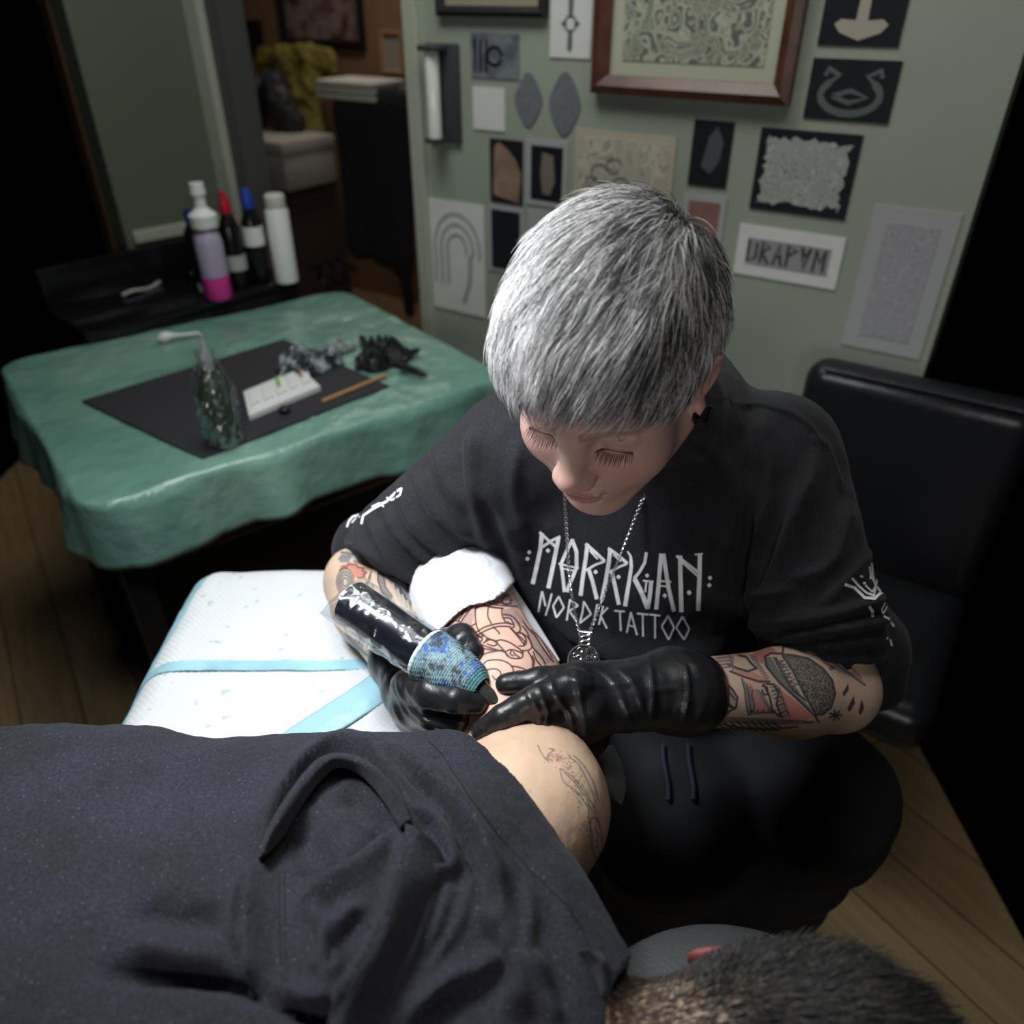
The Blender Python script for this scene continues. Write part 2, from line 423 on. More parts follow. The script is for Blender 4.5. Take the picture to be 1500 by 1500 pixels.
def film_mat(name, lo, hi, scale=60, strength=.6, tint=(.95, .97, 1)):
    """thin clear crinkled film: see-through with sharp reflections"""
    m = bpy.data.materials.new(name); m.use_nodes = True; nt = m.node_tree; nt.nodes.clear()
    out = nt.nodes.new('ShaderNodeOutputMaterial'); tr = nt.nodes.new('ShaderNodeBsdfTransparent'); gl = nt.nodes.new('ShaderNodeBsdfGlossy'); mx = nt.nodes.new('ShaderNodeMixShader')
    tr.inputs[0].default_value = (.93, .95, .96, 1); gl.inputs['Color'].default_value = (*tint, 1); gl.inputs['Roughness'].default_value = .16
    tc = nt.nodes.new('ShaderNodeTexCoord'); vo = nt.nodes.new('ShaderNodeTexVoronoi'); vo.inputs['Scale'].default_value = scale; nt.links.new(tc.outputs['Object'], vo.inputs['Vector'])
    bp = nt.nodes.new('ShaderNodeBump'); bp.inputs['Strength'].default_value = strength; bp.inputs['Distance'].default_value = .004; nt.links.new(vo.outputs['Distance'], bp.inputs['Height']); nt.links.new(bp.outputs[0], gl.inputs['Normal'])
    lw = nt.nodes.new('ShaderNodeLayerWeight'); lw.inputs[0].default_value = .3; mr = nt.nodes.new('ShaderNodeMapRange'); mr.inputs[3].default_value = lo; mr.inputs[4].default_value = hi; nt.links.new(lw.outputs['Facing'], mr.inputs[0])
    nt.links.new(mr.outputs[0], mx.inputs[0]); nt.links.new(tr.outputs[0], mx.inputs[1]); nt.links.new(gl.outputs[0], mx.inputs[2]); nt.links.new(mx.outputs[0], out.inputs[0])
    return m
def ornament_mat(name, bg, fg, scale, width=.12, rough=.6, wave=True):
    """interlaced curling line-work printed on paper"""
    m = bpy.data.materials.new(name); m.use_nodes = True; nt = m.node_tree; b = nt.nodes['Principled BSDF']; b.inputs['Roughness'].default_value = rough
    tc = nt.nodes.new('ShaderNodeTexCoord'); n = nt.nodes.new('ShaderNodeTexNoise'); n.inputs['Scale'].default_value = scale*.6; n.inputs['Detail'].default_value = 1
    nt.links.new(tc.outputs['Object'], n.inputs['Vector'])
    ad = nt.nodes.new('ShaderNodeMix'); ad.data_type = 'VECTOR'; ad.inputs[0].default_value = .12; nt.links.new(tc.outputs['Object'], ad.inputs[4]); nt.links.new(n.outputs['Color'], ad.inputs[5])
    v = nt.nodes.new('ShaderNodeTexVoronoi'); v.feature = 'DISTANCE_TO_EDGE'; v.inputs['Scale'].default_value = scale; nt.links.new(ad.outputs[1], v.inputs['Vector'])
    s = nt.nodes.new('ShaderNodeMath'); s.operation = 'SINE'; mu = nt.nodes.new('ShaderNodeMath'); mu.operation = 'MULTIPLY'; mu.inputs[1].default_value = 40 if wave else 22
    nt.links.new(v.outputs['Distance'], mu.inputs[0]); nt.links.new(mu.outputs[0], s.inputs[0])
    mr = nt.nodes.new('ShaderNodeMapRange'); mr.inputs[1].default_value = .2-width; mr.inputs[2].default_value = .2+width; nt.links.new(s.outputs[0], mr.inputs[0])
    mx = nt.nodes.new('ShaderNodeMix'); mx.data_type = 'RGBA'; mx.inputs[6].default_value = (*fg, 1); mx.inputs[7].default_value = (*bg, 1)
    nt.links.new(mr.outputs[0], mx.inputs[0]); nt.links.new(mx.outputs[2], b.inputs['Base Color'])
    return m
# ================================================================== ROOM
YAW = .59; WO = np.array([0, 2.0, 0.]); WU = np.array([math.cos(YAW), -math.sin(YAW), 0]); WV = np.array([0, 0, 1.]); WN = np.array([-math.sin(YAW), -math.cos(YAW), 0])
AX = np.array([WU, -WN, WV])       # wall axes: along, into the wall, up
def W(x, y, off=0.0):
    """point on the plane parallel to the picture wall, off metres behind it"""
    o = WO-WN*off; r = ray(x, y); return CAM+r*(((o-CAM)@WN)/(r@WN))
def wuv(p): q = p-WO; return q@WU, p[2], -(q@WN)
def wp(u, v, off=0.0): return WO+WU*u+WV*v-WN*off
def wquad(tl, tr, br, bl, off=0.0):
    q = [wuv(W(*c, off)) for c in (tl, tr, br, bl)]
    u0 = (q[0][0]+q[3][0])/2; u1 = (q[1][0]+q[2][0])/2; v1 = (q[0][1]+q[1][1])/2; v0 = (q[2][1]+q[3][1])/2
    return u0, u1, v0, v1
def wbox(mb, u0, u1, v0, v1, off, th, bev=0.0):
    return mb.box(wp((u0+u1)/2, (v0+v1)/2, off-th/2), (u1-u0, th, v1-v0), AX, bev)

M = {}
M['wall'] = mat('sage_paint', (.34, .385, .31), .6, mix=(3, (.30, .345, .28), .35, .7), bump=(60, .15, .002))
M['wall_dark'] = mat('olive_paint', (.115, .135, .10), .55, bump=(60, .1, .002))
M['trim'] = mat('cream_trim_paint', (.42, .44, .36), .4)
M['reveal'] = mat('grey_reveal_paint', (.09, .09, .085), .5)
M['brown_wall'] = mat('tan_panel', (.27, .155, .085), .6, mix=(2, (.21, .12, .065), .3, .7))
M['black'] = mat('black_plastic', (.008, .008, .009), .45)
M['black_gloss'] = mat('black_lacquer', (.006, .006, .007), .22)
M['black_cloth'] = mat('black_cloth', (.01, .01, .012), .9)
M['paper'] = mat('white_paper', (.70, .70, .68), .7)
M['grey_paper'] = mat('grey_paper', (.40, .41, .42), .7)
M['cream_paper'] = mat('aged_cream_paper', (.50, .44, .34), .7)
M['chrome'] = mat('chrome', (.75, .77, .75), .18, metal=1)
M['white_plastic'] = mat('white_plastic', (.75, .77, .77), .35)

# floor: oak planks
fm = bpy.data.materials.new('oak_planks'); fm.use_nodes = True; nt = fm.node_tree; b = nt.nodes['Principled BSDF']; b.inputs['Roughness'].default_value = .4
tc = nt.nodes.new('ShaderNodeTexCoord'); mp = nt.nodes.new('ShaderNodeMapping'); mp.inputs['Rotation'].default_value = (0, 0, .98); nt.links.new(tc.outputs['Object'], mp.inputs[0])
br = nt.nodes.new('ShaderNodeTexBrick'); br.inputs['Scale'].default_value = 1; br.inputs['Brick Width'].default_value = 1.1; br.inputs['Row Height'].default_value = .13; br.inputs['Mortar Size'].default_value = .002
br.inputs['Color1'].default_value = (.42, .30, .155, 1); br.inputs['Color2'].default_value = (.34, .235, .12, 1); br.inputs['Mortar'].default_value = (.08, .05, .03, 1)
nt.links.new(mp.outputs[0], br.inputs[0]); wv = nt.nodes.new('ShaderNodeTexNoise'); wv.inputs['Scale'].default_value = 6; mp2 = nt.nodes.new('ShaderNodeMapping'); mp2.inputs['Scale'].default_value = (1, 14, 1)
nt.links.new(mp.outputs[0], mp2.inputs[0]); nt.links.new(mp2.outputs[0], wv.inputs[0]); mx = nt.nodes.new('ShaderNodeMix'); mx.data_type = 'RGBA'; mx.blend_type = 'MULTIPLY'; mx.inputs[0].default_value = .6
nt.links.new(br.outputs[0], mx.inputs[6]); nt.links.new(wv.outputs[0], mx.inputs[7]); nt.links.new(mx.outputs[2], b.inputs['Base Color'])
mb = MB(); mb.box((-.45, 2.1, -.02), (2.8, 5.6, .04)); structure(mb.build('floor', fm, smooth=False))

UG = wuv(W(308, 192))[0]; U_T = wuv(W(328, 192))[0]; U_D = wuv(W(352, 192))[0]; U_J0 = wuv(W(597, 60))[0]; U_J1 = wuv(W(617, 60))[0]; U_R = .985
mb = MB(); wbox(mb, U_J1-.01, U_R, 0, 2.45, .10, .10); structure(mb.build('wall_back', M['wall'], smooth=False))
mb = MB(); wbox(mb, U_J0, U_J1, 0, 2.1, .10, .118, .004); structure(mb.build('trim_1', M['trim'], smooth=False))
mb = MB(); wbox(mb, UG, U_T, 0, 2.1, .12, .135, .004); structure(mb.build('trim_2', M['trim'], smooth=False))
mb = MB(); wbox(mb, U_T, U_D-.02, 0, 2.1, .10, .09); structure(mb.build('trim_3', M['reveal'], smooth=False))
mb = MB(); wbox(mb, U_T, U_J1, 2.1, 2.45, .10, .10); structure(mb.build('wall_over_door', M['wall'], smooth=False))
# left wall, from the corner beside the doorway back towards the camera side
G = wp(UG, 0, 0); LA = math.radians(45); LD = np.array([math.cos(LA), math.sin(LA), 0]); LN = np.array([math.sin(LA), -math.cos(LA), 0]); LAX = np.array([LD, -LN, WV])
def L_at(x, y):  # point on left wall
    r = ray(x, y); return CAM+r*(((G-CAM)@LN)/(r@LN))
WLL = np.linalg.norm((L_at(183, 345)-G)[:2])
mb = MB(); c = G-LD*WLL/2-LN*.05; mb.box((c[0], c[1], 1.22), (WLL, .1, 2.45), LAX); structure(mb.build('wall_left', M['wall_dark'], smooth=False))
lz = (L_at(285, 330)[2]+L_at(200, 347)[2])/2
mb = MB(); c = G-LD*WLL/2+LN*.008; mb.box((c[0], c[1], lz), (WLL-.04, .02, .035), LAX, .004); structure(mb.build('trim_4', M['trim'], smooth=False))

# room beyond the doorway
UB = wuv(W(322, 250, 1.65))[0]-.10
mb = MB(); wbox(mb, UB, .3, 0, 2.6, 1.75, .1); structure(mb.build('wall_beyond', M['brown_wall'], smooth=False))
mb = MB(); c = wp(UB+.05, 1.3, 1.25); mb.box(c, (.08, .8, 2.6), AX); structure(mb.build('wall_beyond_left', M['brown_wall'], smooth=False))

def framed(name, label, cat, quad, frame_mat, art_mat, fw=.025, fd=.022, mat_w=0.0, mat_m=None, off=0.0, group=None, art=None):
    u0, u1, v0, v1 = quad; e = empty(name, wp((u0+u1)/2, v0, off), label, cat, group)
    mb = MB()
    outer = [(u0, v0), (u1, v0), (u1, v1), (u0, v1)]; inner = [(u0+fw, v0+fw), (u1-fw, v0+fw), (u1-fw, v1-fw), (u0+fw, v1-fw)]
    mid = [(u0+fw*.45, v0+fw*.45), (u1-fw*.45, v0+fw*.45), (u1-fw*.45, v1-fw*.45), (u0+fw*.45, v1-fw*.45)]
    rings = [(outer, 0), (outer, -fd*.8), (mid, -fd), (inner, -fd*.55), (inner, 0)]
    V = [wp(a, c_, off+h) for ring, h in rings for a, c_ in ring]; Fc = []
    for i in range(5):
        for k in range(4):
            a = i*4+k; b2 = i*4+(k+1) % 4; c2 = ((i+1) % 5)*4+(k+1) % 4; d2 = ((i+1) % 5)*4+k; Fc.append((a, b2, c2, d2))
    mb.add(V, Fc); mb.build('frame', frame_mat, e, smooth=False)
    a0, a1, b0, b1 = u0+fw*.9, u1-fw*.9, v0+fw*.9, v1-fw*.9
    if mat_w:
        mb = MB(); wbox(mb, a0, a1, b0, b1, off, .006); mb.build('mount', mat_m, e, smooth=False)
        mb = MB(); wbox(mb, a0+mat_w, a1-mat_w, b0+mat_w, b1-mat_w, off-.0061, .0015); mb.build('artwork', art_mat, e, smooth=False)
    else:
        mb = MB(); wbox(mb, a0, a1, b0, b1, off, .006); mb.build('artwork', art_mat, e, smooth=False)
    return e
def sheet(name, label, cat, quad, border_mat, art_mat=None, inset=.01, art_parts=None, group=None, inset_v=None):
    u0, u1, v0, v1 = quad; e = empty(name, wp((u0+u1)/2, v0), label, cat, group)
    mb = MB(); wbox(mb, u0, u1, v0, v1, -.0005, .0025); mb.build('paper', border_mat, e, smooth=False)
    if art_mat:
        iv = inset if inset_v is None else inset_v
        mb = MB(); wbox(mb, u0+inset, u1-inset, v0+iv, v1-iv, -.0031, .001); mb.build('print', art_mat, e, smooth=False)
    if art_parts:
        for pn, mtl, fn in art_parts:
            mb = MB(); fn(mb, u0, u1, v0, v1); mb.build(pn, mtl, e, smooth=False)
    return e
def blob(mb, pts, off, th=.0008):
    mb.prism([wp(u, v, off) for u, v in pts], WN*th)
def ringstroke(mb, pts, w, off, th=.0008):
    """flat stroke on the wall plane through (u,v) points"""
    pts = np.array(pts); T = np.gradient(pts, axis=0); T /= np.linalg.norm(T, axis=1)[:, None]+1e-9; Nn = np.stack([-T[:, 1], T[:, 0]], 1)
    for i in range(len(pts)-1):
        q = [pts[i]+Nn[i]*w/2, pts[i+1]+Nn[i+1]*w/2, pts[i+1]-Nn[i+1]*w/2, pts[i]-Nn[i]*w/2]; blob(mb, q, off, th)

M['wood_frame'] = mat('reddish_wood', (.135, .045, .022), .35, mix=(25, (.06, .02, .012), .3, .7))
M['orn_big'] = ornament_mat('knotwork_ink', (.46, .48, .37), (.13, .14, .12), 26, .5)
M['orn_silver'] = ornament_mat('silver_knotwork', (.50, .52, .47), (.20, .22, .23), 42, .7)
M['orn_blue'] = ornament_mat('blue_grey_scales', (.22, .24, .26), (.09, .10, .14), 60, .4)
M['orn_pale'] = ornament_mat('faint_pencil', (.60, .54, .45), (.38, .34, .29), 24, .3)
M['orn_grey'] = ornament_mat('grey_pencil', (.44, .44, .46), (.24, .24, .28), 60, .4)
M['night'] = mat('near_black_print', (.008, .010, .016), .5)
M['bluegrey'] = mat('blue_grey_print', (.10, .115, .15), .6, mix=(30, (.20, .22, .24), .4, .6))
M['skin_print'] = mat('skin_tone_print', (.33, .20, .145), .6, mix=(25, (.20, .13, .10), .4, .65))
M['pink_print'] = mat('rose_skin_print', (.30, .155, .13), .6, mix=(20, (.22, .11, .10), .4, .65))
M['bone'] = mat('bone_ink', (.42, .38, .32), .6)
M['grey_ink'] = mat('grey_ink', (.14, .16, .17), .6)

q = list(wquad((884, 0), (1186, 0), (1158, 155), (868, 133))); q[3] = q[2]+.44
framed('framed_print', 'large framed knotwork drawing in a reddish wooden frame, high on the sage wall', 'picture', q, M['wood_frame'], M['orn_big'], .034, .03, .03, mat('pale_mount', (.47, .49, .37), .7))
q = list(wquad((643, 0), (805, 0), (803, 27), (645, 22))); q[3] = q[2]+.2
framed('framed_print', 'small black framed picture near the door trim, cut by the top of the photo', 'picture', q, M['black'], mat('ochre_print', (.32, .29, .2), .7), .02, .02)
def cross_fn(mb, u0, u1, v0, v1):
    cu, cv = (u0+u1)/2, v0+.062; 
    for s in (0, 1, 2, 3):
        a = s*math.pi/2; L = .045 if s % 2 else .022
        blob(mb, [(cu+math.cos(a+t)*r*.9, cv+math.sin(a+t)*r) for t, r in ((-.5, .012), (-.16, L), (0, L*1.15), (.16, L), (.5, .012))], -.0031)
    ringstroke(mb, [(cu+.014*math.cos(t), cv+.014*math.sin(t)) for t in np.linspace(0, 6.28, 17)], .004, -.0031)
q = list(wquad((808, 0), (868, 0), (866, 86), (806, 84))); q[3] = q[2]+.13
sheet('pinned_drawing', 'white paper with a dark cross-shaped figure, left of the wooden frame', 'drawing', q, M['paper'], art_parts=[('cross_drawing', M['grey_ink'], cross_fn)])
q = wquad((690, 48), (762, 50), (760, 115), (692, 114))
def blue_fn(mb, u0, u1, v0, v1):
    w = u1-u0
    for k in range(3): ringstroke(mb, [(u0+w*(.08+.12*k), v0+.01), (u0+w*(.1+.12*k), v1-.01)], .006, -.0031)
    ringstroke(mb, [(u0+w*.5+.02*math.cos(t), (v0+v1)/2+.018*math.sin(t)) for t in np.linspace(0, 6, 12)], .007, -.0031)
sheet('pinned_drawing', 'blue-grey print with pale marks beside the cup dispenser', 'drawing', q, M['bluegrey'], art_parts=[('marks', M['night'], blue_fn)])
sheet('pinned_drawing', 'small blank white paper square pinned below the blue-grey print', 'paper', wquad((693, 128), (740, 128), (740, 190), (695, 191)), M['paper'])
for (x0, y0, x1, y1, lb, nn) in ((755, 105, 795, 186, 'narrower pointed oval scale-patterned cutout on the sage wall', 7), (805, 104, 851, 200, 'wider pointed oval scale-patterned cutout below the cross drawing', 9)):
    u0, u1, v0, v1 = wquad((x0, y0), (x1, y0), (x1, y1), (x0, y1)); cu, cv, hw, hh = (u0+u1)/2, (v0+v1)/2, (u1-u0)/2, (v1-v0)/2
    mb = MB(); pts = [(cu+hw*math.cos(t), cv+hh*.55*math.sin(t)*(1+.8*abs(math.sin(t))**3)) for t in np.linspace(0, 2*math.pi, 33)[:-1]]
    blob(mb, pts, 0, .003); o = mb.build('wall_cutout', M['orn_blue'], smooth=False); tag(o, lb, 'cutout', 'oval cutouts')
def hand_fn(mb, u0, u1, v0, v1):
    w, h = u1-u0, v1-v0
    blob(mb, [(u0+w*a, v0+h*b_) for a, b_ in ((.1, .12), (.9, .03), (.95, .5), (.8, .7), (.55, .85), (.3, .95), (.15, .9))], -.0031)
sheet('pinned_photo', 'small photo print of a pale hand on black, upper left of the wall photos', 'photo', wquad((720, 203), (768, 206), (765, 299), (718, 296)), M['night'], art_parts=[('hand_picture', M['skin_print'], hand_fn)])
e = sheet('pinned_photo', 'white-bordered black photo print of grey leg, right of the hand photo', 'photo', wquad((773, 204), (834, 206), (830, 303), (771, 301)), M['grey_paper'], M['night'], .013)
def leg_fn(mb, u0, u1, v0, v1):
    w, h = u1-u0, v1-v0; blob(mb, [(u0+w*a, v0+h*b_) for a, b_ in ((.42, .2), (.6, .18), (.72, .4), (.66, .78), (.4, .82), (.36, .5))], -.0043)
mb = MB(); leg_fn(mb, *wquad((773, 204), (834, 206), (830, 303), (771, 301))); mb.build('leg_picture', mat('dim_skin_print', (.2, .165, .14), .6), e, smooth=False)
e = sheet('pinned_drawing', 'large cream pencil sketch sheet directly above the grey-haired head', 'drawing', wquad((845, 190), (997, 200), (975, 325), (838, 315)), M['cream_paper'], M['orn_pale'], .012)
u0, u1, v0, v1 = wquad((845, 190), (997, 200), (975, 325), (838, 315)); mb = MB()
for (a, c_, r) in ((.28, .52, .022), (.42, .62, .018), (.2, .4, .015), (.5, .4, .02), (.33, .3, .016)):
    ringstroke(mb, [(u0+(u1-u0)*a+r*math.cos(t), v0+(v1-v0)*c_+r*.8*math.sin(t)) for t in np.linspace(.3, 5.4, 14)], .0035, -.0043)
mb.build('sketch_lines', M['grey_ink'], e, smooth=False)
def arch_fn(mb, u0, u1, v0, v1):
    w, h = u1-u0, v1-v0
    for k, r in enumerate((.42, .30, .18)):
        ringstroke(mb, [(u0+w*(.5+r*math.cos(t)), v0+h*(.58+r*.75*math.sin(t))) for t in np.linspace(-.2, 3.4, 16)]+[(u0+w*(.5-r), v0+h*.25)], .008, -.0031)
    ringstroke(mb, [(u0+w*.75, v0+h*.55), (u0+w*.72, v0+h*.3), (u0+w*.6, v0+h*.1)], .012, -.0031)
sheet('pinned_drawing', 'white paper sheet with a grey arch-shaped pencil drawing, lowest left on the wall', 'drawing', wquad((630, 290), (716, 302), (706, 465), (636, 446)), M['paper'], art_parts=[('arch_drawing', M['orn_grey'], arch_fn)])
sheet('pinned_photo', 'grey-bordered dark photo print half hidden left of the hair', 'photo', wquad((717, 302), (768, 304), (766, 400), (717, 398)), M['grey_paper'], M['night'], .009)
sheet('pinned_photo', 'small pale photo print peeking out behind the hair', 'photo', wquad((774, 308), (812, 308), (810, 358), (774, 358)), M['grey_paper'])
e = sheet('pinned_photo', 'narrow dark photo print with a faint grey smear under the wooden frame', 'photo', wquad((1016, 174), (1078, 179), (1063, 275), (1010, 271)), M['night'])
mb = MB(); u0, u1, v0, v1 = wquad((1016, 174), (1078, 179), (1063, 275), (1010, 271)); w, h = u1-u0, v1-v0
blob(mb, [(u0+w*a, v0+h*b_) for a, b_ in ((.3, .3), (.55, .2), (.75, .4), (.8, .7), (.6, .92), (.42, .75), (.35, .5))], -.0031); mb.build('smear', mat('dim_grey', (.07, .085, .09), .6), e, smooth=False)
sheet('pinned_photo', 'grey-bordered photo print of pink skin, right of the hair', 'photo', wquad((1001, 283), (1067, 289), (1051, 390), (995, 383)), M['grey_paper'], M['pink_print'], .012)
e = sheet('pinned_print', 'black print filled with silver knotwork, right of the narrow dark photo', 'print', wquad((1117, 184), (1265, 200), (1238, 323), (1098, 304)), M['night'])
u0, u1, v0, v1 = wquad((1117, 184), (1265, 200), (1238, 323), (1098, 304)); rr = random.Random(4); pts = []
for side in range(4):
    for k in range(18):
        t = k/18; j = rr.uniform(0, .010)+(.004 if k % 2 else 0); i_ = .010
        pts.append([(u0+i_+t*(u1-u0-2*i_), v0+i_+j), (u1-i_-j, v0+i_+t*(v1-v0-2*i_)), (u1-i_-t*(u1-u0-2*i_), v1-i_-j), (u0+i_+j, v1-i_-t*(v1-v0-2*i_))][side])
mb = MB(); blob(mb, pts, -.0031); mb.build('knotwork', M['orn_silver'], e, smooth=False)
def runes_fn(mb, u0, u1, v0, v1):
    w, h = u1-u0, v1-v0; x = .12
    glyphs = [[(0, 1), (0, 0), (.8, .2), (.8, .9)], [(0, 0), (.1, 1), (.8, .8), (.1, .5), (.8, 0)], [(0, 0), (.4, 1), (.8, 0), (.6, .4), (.2, .4)], [(0, 0), (0, 1), (.8, .8), (0, .5)], [(0, 1), (.4, 0), (.8, 1), (.4, .6), (0, 1)], [(0, 0), (.1, 1), (.5, .4), (.9, 1), (.9, 0)]]
    for g in glyphs:
        ringstroke(mb, [(u0+w*(x+.1*a), v0+h*(.3+.42*b_)) for a, b_ in g], .006, -.0043); x += .128
e = sheet('pinned_sign', 'white rune lettering strip on grey, below the silver knotwork print', 'sign', wquad((1086, 326), (1240, 350), (1223, 425), (1074, 398)), M['paper'], mat('mid_grey_print', (.3, .3, .31), .7), .022, inset_v=.024)
mb = MB(); runes_fn(mb, *wquad((1086, 326), (1240, 350), (1223, 425), (1074, 398))); mb.build('rune_letters', mat('dark_ink', (.06, .06, .07), .6), e, smooth=False)
q = list(wquad((1281, 298), (1340, 306), (1316, 520), (1234, 503))); q[1] = q[0]+.15
sheet('pinned_drawing', 'tall grey pencil drawing sheet at the right end of the wall', 'drawing', q, M['grey_paper'], M['orn_grey'], .028)
q = list(wquad((1210, 0), (1330, 0), (1318, 72), (1198, 63))); q[3] = q[2]+.13; q[1] = min(q[1], .965)
def hammer_fn(mb, u0, u1, v0, v1):
    c_ = (u0+u1)/2; v = v0+.024
    blob(mb, [(c_-.045, v+.008), (c_-.035, v+.016), (c_-.01, v+.014), (c_-.008, v+.08), (c_+.008, v+.08), (c_+.01, v+.014), (c_+.035, v+.016), (c_+.045, v+.008), (c_+.035, v-.004), (c_, v-.016), (c_-.035, v-.004)], -.0031)
sheet('pinned_print', 'black print of a bone-coloured hammer at the top right corner', 'print', q, M['night'], art_parts=[('hammer', M['bone'], hammer_fn)])
def emblem_fn(mb, u0, u1, v0, v1):
    w, h = u1-u0, v1-v0; c_, v = (u0+u1)/2, v0+h*.42
    ringstroke(mb, [(c_+w*.34*math.cos(t), v+h*.3*math.sin(t)) for t in np.linspace(2.4, 7.0, 22)], .012, -.0031)
    for s in (-1, 1):
        ringstroke(mb, [(c_+s*w*.26, v+h*.2), (c_+s*w*.16, v+h*.32), (c_+s*w*.3, v+h*.42), (c_+s*w*.32, v+h*.3)], .009, -.0031)
    ringstroke(mb, [(c_-w*.2, v-h*.02), (c_, v+h*.08), (c_+w*.2, v-h*.02), (c_, v-h*.12), (c_-w*.2, v-h*.02)], .008, -.0031)
sheet('pinned_print', 'black print with a round grey-green emblem under the hammer print', 'print', wquad((1192, 82), (1322, 92), (1302, 182), (1178, 172)), M['night'], art_parts=[('emblem', mat('dull_green_ink', (.10, .13, .125), .6), emblem_fn)])
# cup dispenser beside the door trim
u0, u1, v0, v1 = wquad((626, 62), (676, 64), (676, 208), (632, 206)); c_ = (u0+u1)/2-.008
e = empty('cup_dispenser', wp(c_, v0), 'tall shiny tube dispenser on a dark bracket beside the door trim', 'dispenser')
mb = MB(); wbox(mb, u0, u1, v0, v1, 0, .012, .003); wbox(mb, c_-.025, c_+.03, v1-.014, v1-.002, -.01, .05, .004); wbox(mb, c_-.02, c_+.02, v0, v0+.012, -.01, .045, .004); mb.build('bracket', mat('dark_bracket', (.05, .055, .06), .35), e)
mb = MB(); mb.lathe(wp(c_, v0+.008, -.035), [(.012, 0), (.0165, .003), (.0165, v1-v0-.02), (.013, v1-v0-.012)]); mb.build('tube', mat('white_gloss_tube', (.78, .80, .76), .15, coat=.6), e)

# --- things in the room beyond
def wthing(name, label, cat, x0, y0, x1, y1, off, th, m, bev=.004, part=None):
    q = wquad((x0, y0), (x1, y0), (x1, y1), (x0, y1), off); mb = MB(); wbox(mb, *q, off+th/2, th, bev); o = mb.build(name, m)
    return tag(o, label, cat), q
q = list(wquad((415, 0), (536, 0), (534, 72), (414, 66), 1.649)); q[3] = q[2]+.3
framed('framed_print', 'black framed picture with reddish print on the tan wall beyond the doorway', 'picture', q, M['black'], mat('red_grey_print', (.24, .19, .17), .6, mix=(14, (.10, .03, .03), .45, .6)), .035, .03, off=1.649)
q = list(wquad((340, 28), (386, 30), (386, 76), (340, 76), 1.649)); framed('framed_print', 'small black frame at the left of the tan wall beyond the doorway', 'picture', q, M['black'], M['night'], .03, .02, off=1.649)
q = wquad((560, 45), (592, 45), (592, 110), (560, 108), 1.649); framed('framed_print', 'small cream print in a tan frame on the far tan wall, beside the door trim', 'picture', q, mat('tan_frame', (.35, .22, .11), .5), mat('cream_print', (.34, .31, .24), .7), .02, .02, off=1.649)
def rr_box(name, label, cat, x0, y0, x1, y1, off, th, m, bev=.004):
    return wthing(name, label, cat, x0, y0, x1, y1, off, th, m, bev)[0]
# shelf unit with box, folded papers and black sack
q = wquad((372, 268), (455, 262), (474, 470), (400, 470), .95); q = (q[0], q[1], 0, q[3])
e = empty('storage_cabinet', wp((q[0]+q[1])/2, 0, .95), 'dark brown cabinet standing beyond the doorway', 'cabinet')
mb = MB(); wbox(mb, *q, 1.15, .4, .006); mb.build('body', mat('dark_brown_laminate', (.05, .032, .028), .5), e)
mb = MB(); wbox(mb, q[0]+.02, (q[0]+q[1])/2-.004, .08, q[3]-.03, .748, .018, .003); mb.build('door', mat('brown_door', (.055, .036, .03), .45), e)
mb = MB(); wbox(mb, (q[0]+q[1])/2+.004, q[1]-.02, .08, q[3]-.03, .748, .018, .003); mb.build('door', bpy.data.materials['brown_door'], e)
top = q[3]
e = empty('file_box', wp((q[0]+q[1])/2, top, .95), 'pale grey cardboard box on the brown cabinet', 'box')
qb = wquad((357, 200), (452, 194), (455, 262), (362, 268), .95); mb = MB(); wbox(mb, qb[0], qb[1], top, qb[3]-.05, 1.1, .3, .004); mb.build('box_body', mat('grey_card', (.34, .31, .29), .7), e)
mb = MB(); wbox(mb, qb[0]-.006, qb[1]+.006, qb[3]-.05, qb[3], 1.106, .312, .004); mb.build('lid', mat('grey_card_lid', (.38, .35, .32), .7), e)
def soft(name, label, cat, pts, r, m, nz=.01, seed=1, h=.008, flat=None, group=None):
    s = SDF()
    for a, b_, ra, rb in pts: s.cone(a, b_, ra, rb, k=r, flat=flat)
    P0 = np.array([p for a, b_, ra, rb in pts for p in (a, b_)]); R0 = max(max(ra, rb) for a, b_, ra, rb in pts)+.02
    V, Q = s.mesh(P0.min(0)-R0, P0.max(0)+R0, h); N = normals(V, Q); V = V+N*(fbm(V, 1/(nz*4), seed)*nz)[:, None]
    return tag(mesh_obj(name, V, Q, m), label, cat, group)
fl = (WN, .45)
soft('black_bag', 'black bag lying on the pale box beyond the doorway', 'bag', [(W(372, 128, 1.05), W(372, 178, 1.05), .06, .08), (W(402, 125, 1.05), W(422, 178, 1.05), .055, .07)], .04, mat('bag_cloth', (.010, .011, .014), .6, mix=(10, (.03, .03, .034), .4, .65)), .02, 3)
ym = mat('yellow_cloth', (.30, .26, .055), .75, mix=(8, (.15, .12, .02), .35, .65))
soft('yellow_jacket', 'yellow jacket hanging beyond the doorway behind the black bag', 'jacket', [(W(385, 88, 1.5), W(480, 92, 1.5), .06, .06), (W(450, 100, 1.5), W(455, 200, 1.5), .09, .08), (W(455, 200, 1.5), W(490, 330, 1.5), .07, .035), (W(490, 330, 1.5), W(500, 390, 1.5), .035, .03), (W(420, 95, 1.5), W(440, 180, 1.5), .07, .07)], .05, ym, .015, 5, flat=fl)
q = wquad((482, 138), (603, 140), (606, 380), (505, 380), .75)
